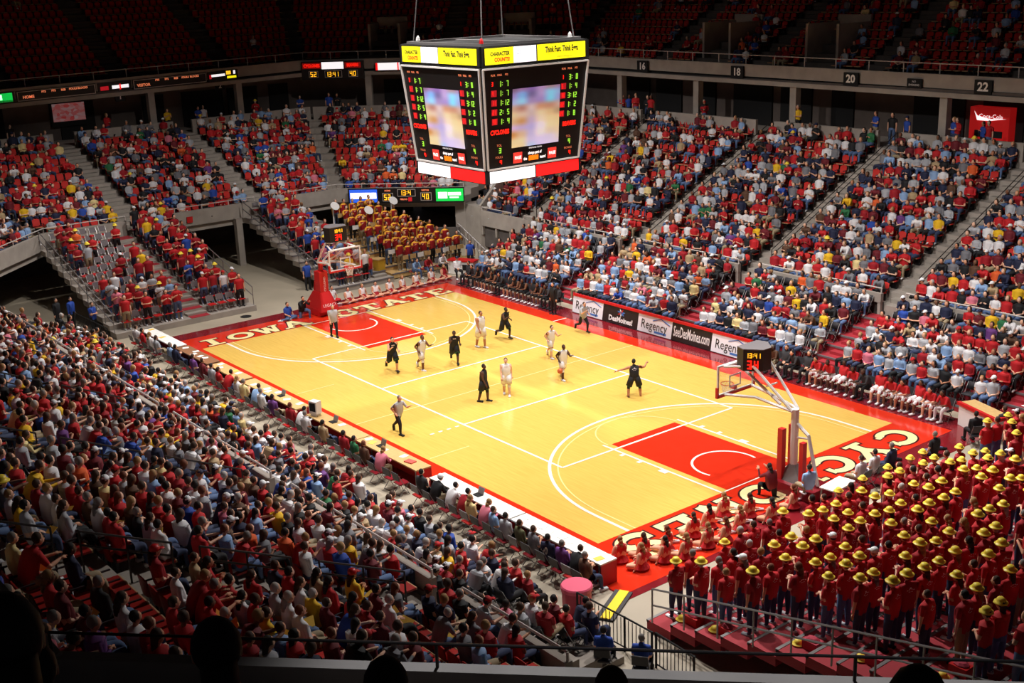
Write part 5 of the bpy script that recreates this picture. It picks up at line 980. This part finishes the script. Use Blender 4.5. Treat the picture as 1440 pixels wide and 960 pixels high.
# ---- named people around the floor
PT = math.pi
cen_ = lambda x, y: math.atan2(-y, -x)
sp = []
def P_(*a, **k): sp.append((a, k)); person(*a, **k)
white = dict(pants='white', kit=('white', 'crimson'), shorts=True, tank=True, shoe='white', skin=4); dark = dict(pants='black', kit=('black', 'green'), shorts=True, tank=True, shoe='black', skin=5, hair='dark hair')
P_(-11.46, -1.87, .03, -.3, 'walk', 'pale grey', 'black', 'grey hair', label='referee in grey shirt walking inside the red key at the far baseline', shoe='black', scale=.98)
P_(-3.23, 7.37, .03, -.1, 'run1', 'pale grey', 'black', 'brown hair', label='referee in grey shirt sprinting past the sideline adverts', shoe='black', scale=.95)
P_(2.05, -6.9, .03, .15, 'run2', 'pale grey', 'black', 'grey hair', label='referee in pale shirt jogging alone near the scorers table side', shoe='black', scale=.97)
P_(-4.67, -2.82, .03, -.2, 'run1', 'black', label='player in black kit running, closest to the far free-throw line', **{**dark, 'skin': 0}, prints=('chest',))
P_(-3.99, -1.69, .03, .1, 'run2', 'white', label='player in white kit running just ahead of a black-clad opponent', **{**white, 'skin': 4}, prints=())
P_(-3.62, -.12, .03, -.5, 'run1', 'black', label='player in black kit running towards camera near the volleyball corner', **dark, prints=('chest',), scale=.97)
P_(-4.8, 2.28, .03, 0.0, 'walk', 'white', label='tall player in white kit near the far three-point arc', **{**white, 'skin': 3}, scale=1.07, prints=('back',))
P_(-5.11, 3.95, .03, .1, 'run1', 'black', label='player in black kit running closest to the visiting bench', **dark, scale=.97)
P_(1.41, -2.26, .03, .5, 'walk', 'black', label='player in black kit walking upright beside a white-clad opponent at midcourt', **dark, scale=.97)
P_(1.44, -1.08, .03, -.65, 'walk', 'white', label='pale player in white kit facing the camera at midcourt', **{**white, 'skin': 2}, scale=.98, prints=('chest',))
P_(-1.26, 3.64, .03, -.1, 'run2', 'white', label='player in white kit running behind the ball handler', **{**white, 'skin': 2}, scale=.95)
P_(1.5, 2.0, .03, -.25, 'run2', 'white', label='player in white kit dribbling the basketball', **{**white, 'skin': 5}, scale=.97)
P_(5.29, 2.65, .03, 2.6, 'defend', 'black', label='player in black kit guarding with both arms spread wide', **{**dark, 'skin': 3}, scale=1.0, prints=('back',))
b = MB(); b.ball((0, 0, .12), .12, mat('ball_leather', rgb(190, 90, 45), .6), 16, 10); o = b.build('basketball', None, (1.75, 1.62, .42), smooth=True); tag(o, 'orange basketball bouncing beside the white-kitted dribbler', 'ball')
P_(-6.89, 8.6, .01, -PT/2, 'stand', 'black', 'black', 'dark hair', label='coach in black suit standing at the edge of the adverts', sleeve='long', shoe='black')
def bench_chair(x, y, yaw, kind, lab, gr): seat_thing(kind, x-.07*math.cos(yaw), y-.07*math.sin(yaw), .01, yaw, lab, 'folding_chair', gr, 'chair')
# home bench
seq = ['suit', 'suit', 'suit', 'suit', 'p', 'p', 'p', 'p', 'coach', 'p', 'p', 'p', 'p', 'p', 'w']
for i, s in enumerate(seq):
    x = 7.1+i*.6; lab = '%s on home bench, %s from the adverts'
    bench_chair(x, 9.35, -PT/2, 'dark', 'folding chair on the home bench, %s along from the advert boards' % ORD[i+1], 'home bench chairs')
    if s in ('suit', 'coach'): person(x, 9.4, .01, -PT/2+rng.uniform(-.3, .3), 'sitlean' if i % 2 == 0 else 'sit', 'charcoal' if i != 0 else 'brown', 'black' if i != 0 else 'khaki', rng.choice(['grey hair', 'brown hair', 'dark hair']), label=lab % ('person in dark suit', ORD[i+1]), group='home bench', sleeve='long', shoe='black', skin=rng.choice([0, 1, 5]))
    else: person(x, 9.4, .01, -PT/2+rng.uniform(-.2, .2), 'sitlean' if i % 3 else 'sit', 'red', 'white', 'dark hair', label=lab % ('player in red warm-up top and white shorts', ORD[i+1]), group='home bench', skin=rng.choice([0, 3, 5, 4]), shorts=s == 'p', kit=('white', 'crimson') if s == 'p' else None, sleeve='short')
for i in range(13):
    x = -15.4+i*.66; bench_chair(x, 9.35, -PT/2, 'dark', 'folding chair on the visiting bench, %s along from the far corner' % ORD[i+1], 'visiting bench chairs'); cdk = i in (0, 1, 5, 11, 12)
    person(x, 9.4, .01, -PT/2+rng.uniform(-.2, .2), 'sitlean' if i % 3 else 'sit', 'charcoal' if cdk else 'black', 'black', 'dark hair', label='%s on the visiting bench, %s along from the far corner' % ('person in dark suit' if cdk else 'player in black kit', ORD[i+1]), group='visiting bench', skin=rng.choice([5, 4, 3, 5]), shorts=not cdk, shoe='white' if not cdk else 'black', tank=not cdk, sleeve='long' if cdk else 'short')
for i, x in enumerate((5.95, 6.5)): bench_chair(x, 9.4, -PT/2, 'folding', 'empty folding chair with white bag, %s from the advert boards' % ORD[i+1], None); o = MB().box((0, 0, .1), (.36, .3, .2), PAPER).build('white_bag', None, (x, 9.4, .443)); tag(o, 'white bag on the %s empty chair past the adverts' % ORD[i+1], 'bag')
# cheerleaders
for i, (x, y) in enumerate([(15.66, -7.94), (15.97, -7.26), (16.42, -7.79), (16.56, -6.95), (16.11, -6.41), (16.83, -6.32), (15.98, -5.11), (16.77, -5.32), (15.88, -4.3), (16.88, -4.64), (16.61, -3.67), (16.2, -2.75), (15.6, -3.3), (16.9, -2.5), (16.7, -1.2)]):
    person(x, y, .03, PT+rng.uniform(-.3, .3), 'floor', 'red', 'red', ['blond hair', 'brown hair', 'blond hair', 'dark hair', 'auburn hair'][i % 5], label='cheerleader in red sitting on CYCLONES lettering, %s from the court corner' % ORD[i+1], group='near cheerleaders', tank=True, skirt='red', long_hair=True, skin=i % 2, scale=.93)
for i, (x, y) in enumerate([(-16.84, 2.18), (-16.93, 3.15), (-16.85, 3.97), (-16.9, 4.92), (-16.95, 5.82), (-17.17, 6.9), (-17.3, 8.06), (-17.4, 9.05)]):
    person(x, y, .02, rng.uniform(-.3, .3), 'floor', 'white' if i != 7 else 'crimson', 'red', ['brown hair', 'blond hair', 'dark hair'][i % 3], label='cheerleader on the far baseline, %s from the red hoop base' % ORD[i+1], group='far cheerleaders', tank=True, skirt='crimson', long_hair=True, scale=.95, sleeve='short')
# people around the hoops
P_(15.7, -1.06, .03, PT*.95, 'knee', 'maroon', 'black', 'dark hair', label='photographer in maroon kneeling beside the near hoop with camera raised', sleeve='long', shoe='black', long_hair=True)
P_(17.05, -.9, .28, PT*.9, 'sit', 'light blue', 'khaki', 'dark hair', label='person in light blue shirt sitting beside the white side table')
P_(17.3, 1.5, .0, PT, 'sit', 'white', 'khaki', 'brown hair', label='person in white T-shirt, first of two behind the near hoop', hat=None); bench_chair(17.34, 1.5, PT, 'maroon', 'maroon chair under the first white T-shirt behind the near hoop', None)
P_(17.3, 2.25, .0, PT, 'sit', 'white', 'navy', 'dark hair', label='person in white T-shirt, second of two behind the near hoop'); bench_chair(17.34, 2.25, PT, 'maroon', 'maroon chair under the second white T-shirt behind the near hoop', None)
P_(16.8, 4.0, .02, PT, 'floor', 'navy', 'dark denim', 'grey hair', label='photographer in navy and white stripes sitting by the letter Y', sleeve='long', shoe='black')
P_(17.2, 6.0, .02, PT*.95, 'floor', 'black', 'denim', 'grey hair', label='photographer in black sitting cross-legged by the letter C', sleeve='short', shoe='black')
P_(17.6, 7.9, .0, PT*.8, 'sit', 'black', 'black', 'dark hair', label='person in dark suit seated beside the media desk', sleeve='long', shoe='black'); bench_chair(17.63, 7.88, PT*.8, 'dark', 'dark chair beside the media desk', None)
P_(18.0, 9.1, .0, PT*.9, 'sit', 'charcoal', 'black', 'brown hair', label='person in charcoal suit behind the media desk', sleeve='long', shoe='black'); bench_chair(18.05, 9.1, PT*.9, 'dark', 'dark chair behind the media desk', None)
P_(-15.9, -1.2, .02, .1, 'knee', 'black', 'denim', 'dark hair', label='photographer in black kneeling at the foot of the red padded hoop', sleeve='long', shoe='black')
P_(-16.2, -1.9, .02, .2, 'floor', 'blue', 'denim', 'brown hair', label='person in blue sitting behind the kneeling photographer')
P_(-17.4, .9, .02, 0, 'floor', 'white', 'red', 'brown hair', label='cheerleader in white sitting close behind the red hoop base', sleeve='short'); P_(-17.6, 1.6, .02, 0, 'floor', 'white', 'red', 'dark hair', label='person in white sitting next to the red hoop base and cheerleaders')
P_(-21.0, 2.0, .0, 0, 'stand', 'blue', 'black', 'brown hair', label='usher in blue shirt standing at the tunnel mouth behind the far hoop', shoe='black'); P_(-20.96, -10.5, .0, .6, 'standcross', 'blue', 'black', 'brown hair', label='usher in blue shirt leaning by the end risers railing', shoe='black'); P_(-22.9, -10.95, .0, .6, 'stand', 'blue', 'black', 'dark hair', label='usher in blue shirt in the dark floor passage', shoe='black', sleeve='long')
P_(-23.2, -11.6, .0, .6, 'stand', 'black', 'black', 'dark hair', label='person in black coat beside the usher in the dark floor passage', shoe='black', sleeve='long')
P_(-19.9, 5.5, 0, .1, 'stand', 'red', 'denim', 'blond hair', label='person in red shirt standing beside the mustard lectern')
for i, (y, c, pn) in enumerate(((7.9, 'light blue', 'denim'), (8.75, 'crimson', 'denim'), (9.8, 'white', 'black'))): P_(-18.75, y, 0, 0, 'sitlean', c, pn, 'brown hair', label='man in %s shirt seated in front of the band' % c, sleeve='long'); bench_chair(-18.8, y, 0, 'folding', 'chair under the %s shirt in front of the band' % c, None)
P_(-16.9, 9.7, 0, -.4, 'sit', 'white', 'black', 'dark hair', label='person in white shirt and blue cap crouching by the equipment desk', hat='navy cap', sleeve='long'); P_(-18.6, 11.9, 0, -.6, 'stand', 'blue', 'black', 'brown hair', label='usher in blue standing at the corner of the band platform')
for i, (x, y) in enumerate(((19.75, -12.35), (20.65, -11.9))): P_(x, y, 0.0, 2.2, 'sit', 'blue', 'black', 'dark hair' if i == 0 else 'grey hair', label='usher in blue shirt seated by the corner fence, %s from the student risers' % ['second', 'nearest'][i], shoe='black'); bench_chair(x, y, 2.2, 'dark', 'chair under the %s blue-shirted usher at the corner fence' % ['further', 'nearer'][i], None)
# press row seen from behind: (x, shirt, hair, hat)
press = [(-16.4, 'white', 'brown hair'), (-15.6, 'red', 'dark hair'), (-14.7, 'white', 'blond hair'), (-13.9, 'pale grey', 'brown hair'), (-12.3, 'light blue', 'grey hair'), (-11.8, 'navy', 'dark hair'), (-9.8, 'purple', 'brown hair'), (-8.9, 'maroon', 'brown hair'), (-7.9, 'pale grey', 'dark hair'), (-7.2, 'red', 'brown hair'), (-6.6, 'red', 'dark hair'), (-5.5, 'white', 'blond hair'), (-4.9, 'cream', 'grey hair'), (-4.0, 'light blue', 'brown hair'), (-3.3, 'white', 'grey hair'), (-2.3, 'purple', 'dark hair'), (-.9, 'crimson', 'auburn hair'), (-.3, 'white', 'dark hair'), (.35, 'white', 'grey hair'), (1.7, 'tan', 'dark hair'), (3.2, 'crimson', 'dark hair'), (3.95, 'green', 'dark hair'), (4.6, 'brown', 'auburn hair'), (5.5, 'pink', 'blond hair'), (8.2, 'charcoal', 'dark hair'), (8.9, 'black', 'grey hair'), (9.75, 'white', 'dark hair'), (10.4, 'crimson', 'dark hair'), (11.0, 'cream', 'blond hair'), (11.55, 'pink', 'blond hair'), (12.2, 'light blue', 'brown hair'), (12.8, 'pale grey', 'dark hair'), (13.5, 'olive', 'brown hair'), (14.1, 'grey', 'brown hair'), (14.8, 'navy', 'dark hair'), (15.4, 'purple', 'grey hair'), (15.95, 'black', 'brown hair'), (16.4, 'brown', 'grey hair')]
nears = [-8.2, -2.0, 4.0, 10.0]
for i, (x, c, h) in enumerate(press):
    o = person(x, -10.0, .0, PT/2+rng.uniform(-.3, .3), rng.choice(['sit', 'sitlean', 'sit', 'sitclap']), c, rng.choice(['dark denim', 'black', 'khaki']), h, label='person in %s at the press tables, %s from the far corner' % (c, ORD[i+1]), group='people at the press tables', sleeve='long' if i % 3 else 'short', long_hair=h == 'blond hair', skin=rng.choice([0, 1, 2]), hat='white cap' if i == 25 else None)
    seat_thing('maroon' if i % 4 else 'folding', x, -10.1, 0, PT/2, 'folding chair at the press tables, %s from the far corner' % ORD[i+1], 'folding_chair', 'press chairs', 'chair')
    if abs(x-14.8) < .01: bpy.context.view_layer.update(); text('jersey_number', '40', .3, Matrix.Translation((x-.0, -10.0, 0)) @ frameM((0, -.16, .82), (1, 0, 0), (0, .1, 1)), mat('jersey_white', rgb(235, 225, 215), .7), o, bold=.012)
for i, x in enumerate((-10.7, -1.6, 1.05, 2.5, 6.3, 6.9)): seat_thing('maroon', x, -10.0, 0, PT/2+rng.uniform(-.4, .4), 'empty folding chair behind the press tables, %s from the far corner' % ORD[i+1], 'folding_chair', 'press chairs', 'chair')
# silhouettes in the balcony in front of the camera
for i, (px_, py_, dist, hr, sc_) in enumerate([(305, 915, 5.0, True, 1.15), (543, 965, 5.2, False, 1.1), (1290, 990, 4.6, True, 1.2), (8, 905, 4.0, True, 1.3), (48, 945, 5.2, False, 1.05), (860, 968, 5.6, False, .9)]):
    v = _d+_r2*(px_-720)/FPX-_u2*(py_-480)/FPX; v = v/np.linalg.norm(v); q = CAMP+v*dist; yw = math.atan2(v[1], v[0]); hh = POSES['sit']['hd']*sc_
    person(q[0]-hh.x*math.cos(yw), q[1]-hh.x*math.sin(yw), q[2]-hh.z, yw, 'sit', 'maroon' if i < 2 else 'black', 'black', 'dark hair' if i != 5 else 'brown hair', label='dark silhouetted head and shoulders in the balcony, %s counted from the dark left end' % ORD[[3, 4, 6, 1, 2, 5][i]], group='silhouettes in the balcony', sleeve='long', long_hair=hr, scale=sc_)
print('special people', NPEOPLE[0])
# ---- choose the largest spectators as individuals
NMAX = 300
def vis(p): return -10 < p['pc'][0] < 1450 and 0 < p['pc'][1] < 905 and not any(a < p['pc'][0] < c and b_ < p['pc'][1] < d for a, b_, c, d in BOXS)
cand = sorted([p for p in people if p['B'] is not None and not p.get('band') and vis(p)], key=lambda p: p['pc'][2]/(1.35 if p['stand'] else 1.0))
chosen = cand[:max(0, NMAX-NPEOPLE[0])]; cid = {id(p) for p in chosen}
BLK = {id(near): ['corner', 'second', 'third', 'fourth', 'fifth', 'farthest'], id(lown): ['corner', 'second', 'third', 'fourth', 'fifth', 'farthest']}
for p in chosen:
    if p['B'] is stu:
        w_ = 'yellow hat' if p['hat'] == 'yellow hat' else (p['hat'] or p['hair']); nn2 = p['j']+1+(20 if p['sec'] else 0)
        lab = 'student in red T-shirt with %s, %s riser up, %s from side railing' % (w_, ORD[p['row']+1], ORD[min(40, nn2)]); gr = 'students in red on the near risers'
    else:
        w_ = p['hat'] or p['hair']; lab = 'person in %s with %s, %s row up, %s seat, %s %s block' % (p['shirt'], w_, ORD[p['row']+1], ORD[p['j']+1], BLK[id(p['B'])][p['sec']] if id(p['B']) in BLK else 'far', 'upper' if p['B'] is near else 'courtside'); gr = 'spectators in the near stand'
    person(p['x'], p['y'], p['z'], p['yaw'], p['pose'], p['shirt'], p['pants'], p['hair'], p['hat'], lab, gr, p['skin'], p['sleeve'], False, p['shoe'], p['long_hair'], p.get('prints', ()), p['scale'])
print('people', NPEOPLE[0], 'crowd', len(people)-len(chosen))
items = []
L1 = lambda c: [lin(v) for v in c]
for p in people:
    if id(p) in cid: continue
    sk = L1(SKINS[p['skin']]); sh = L1(COL[p['shirt']]); pn = L1(COL[p['pants']]); hd = L1(HAIRS[p['hair']]); pal = np.array([sk, sh, pn, L1(COL[p['shoe']]), sh if p['sleeve'] == 'long' else sk, pn, hd, L1(HATC[p['hat']]) if p['hat'] else sk, sh if not p.get('band') else L1((235, 170, 50)), sh if not p.get('band') else L1((240, 170, 50))], np.float32)
    if p.get('band'): pal[4] = L1((235, 170, 50)) if rng.random() < .3 else sh
    hk = 'derby' if p['hat'] == 'yellow hat' else ('cap' if p['hat'] else None); items.append((p['x'], p['y'], p['z'], p['yaw'], p['scale'], (p['pose'], hk, p['long_hair']), pal))
mass('crowd', items, lambda k: low(*k), 'dense crowd of seated and standing fans in red, white, grey and yellow around the arena')
# ---- seats: the largest as individuals
def seatvis(s): return 0 < s[5][0] < 1440 and 0 < s[5][1] < 900
ar = sorted([s for s in seats_ if s[0] == 'arena' and seatvis(s) and s[6] is near], key=lambda s: s[5][2])[:290]; ids = {id(s) for s in ar}
for s in ar: seat_thing('arena', s[1], s[2], s[3], s[4], 'red arena seat, %s row up, %s seat in the %s upper block' % (ORD[s[7]+1], ORD[s[9]+1], BLK[id(near)][s[8]]), 'arena_seat', 'red seats in the near stand')
fo = [s for s in seats_ if s[0] == 'folding' and s[6] is fl]; fo = sorted(fo, key=lambda s: s[5][2])[:150]; ids |= {id(s) for s in fo}
for s in fo: seat_thing('folding', s[1], s[2], s[3], s[4], 'grey riser chair, %s row up, %s seat, %s aisle on the far end risers' % (ORD[s[7]+1], ORD[s[9]+1], ['before', 'past'][s[8]]), 'riser_chair', 'grey chairs on the far end risers', 'chair')
mass('rows_of_arena_seating', [(s[1], s[2], s[3], s[4], 1, s[0], MCC) for s in seats_ if id(s) not in ids], lambda k: ST[k], 'rows of red and dark arena seats across the stands')
# ---- instruments, music folders and bits carried or left about
k = 0
for p in people:
    if p.get('band') and in_frame((p['x'], p['y'], p['z']+1)):
        k += 1; fx, fy = math.cos(p['yaw']), math.sin(p['yaw'])
        t = thing('music_stand', (p['x']+fx*.5, p['y']+fy*.5, p['z']), 'pale music folder before band member, row %s, place %s' % (ORD[p['row']+1], ORD[p['j']+1]), 'stand', p['yaw'], 'music folders in front of the band'); b = MB(); b.box((0, 0, .85), (.03, .42, .26), TANW if k % 3 else PAPER, M=None); b.build('folder', t); b = MB(); b.tube((0, 0, 0), (0, 0, .75), .012, BLACK, 4); b.build('pole', t)
        if p['pose'] == 'horn' and k % 2 == 0:
            t = thing('brass_horn', (p['x']+fx*.33, p['y']+fy*.33, p['z']+1.32), 'brass horn held by band member, row %s, place %s' % (ORD[p['row']+1], ORD[p['j']+1]), 'instrument', p['yaw'], 'brass instruments of the band'); BR = mat('brass', rgb(220, 180, 90), .25, .9); b = MB(); b.path([(-.1, 0, .05), (.2, 0, .02), (.3, 0, 0)], .014, BR); b.box((.08, 0, -.02), (.1, .05, .1), BR); b.build('tubing', t)
            b = MB(); b.tube((.3, 0, 0), (.42, 0, -.01), .02, BR, 12, .075); b.build('bell', t)
for i, (x, y, z) in enumerate(((-26.6, 7.2, 2.75), (-24.9, 8.6, 2.5), (-25.6, 10.9, 2.7))):
    t = thing('sousaphone', (x, y, z), 'white sousaphone bell rising above the band, %s from the basket' % ORD[i+1], 'instrument'); b = MB(); b.tube((0, 0, -.6), (.05, 0, .55), .05, WHITEP, 8); b.build('tubing', t); b = MB(); b.tube((.05, 0, .55), (.3, 0, .75), .07, WHITEP, 14, .3); b.build('bell', t)
k = 0
for p in chosen:
    if p['B'] is not stu and rng.random() < .42:
        k += 1; fx, fy = math.cos(p['yaw']), math.sin(p['yaw']); sc1 = p['scale']; o = MB().box((0, 0, 0), (.22, .3, .012), YELP).build('programme', None, (p['x']+fx*.36, p['y']+fy*.36, p['z']+.6*sc1)); o.rotation_euler = (rng.uniform(-.3, .3), -.5+rng.uniform(-.2, .2), p['yaw']+rng.uniform(-.5, .5)); tag(o, 'yellow programme held by %s' % ('person in %s, %s row, %s seat, %s %s block' % (p['shirt'], ORD[p['row']+1], ORD[p['j']+1], BLK.get(id(p['B']), ['far']*6)[p['sec']], 'upper' if p['B'] is near else 'courtside')), 'programme', 'yellow programmes')
for i, (x, y, row) in enumerate(((19.9, -9.7, 1), (20.3, -9.4, 1), (21.1, -9.75, 2), (25.4, -9.6, 7), (27.4, -9.5, 9), (23.6, -9.55, 5))):
    z = stu.z0+stu.rise*int((x-19)/.875); o = bpy.data.objects.new('plastic_hat', HAT_D); C.objects.link(o); o.location = (x, y, z-.01); o.material_slots[0].link = 'OBJECT'; o.material_slots[0].material = YHAT; tag(o, 'loose yellow plastic hat lying on the red student riser, %s from the floor' % ORD[i+1], 'hat')
    bb = MB(); bb.box((0, 0, .12), (.42, .3, .24), mat('rose_coat', rgb(190, 60, 80), .8) if i % 2 else REDP); bb.ball((0, 0, .24), (.19, .14, .09), mat('rose_coat', rgb(190, 60, 80), .8), 8, 5)
    z2 = stu.z0+stu.rise*int((x+.35-19)/.875); o = bb.build('folded_coat', None, (x+.35, y+.1, z2)); tag(o, 'folded red coat on the open riser edge, %s from the floor' % ORD[i+1], 'coat')
print('objects', len(bpy.data.objects))
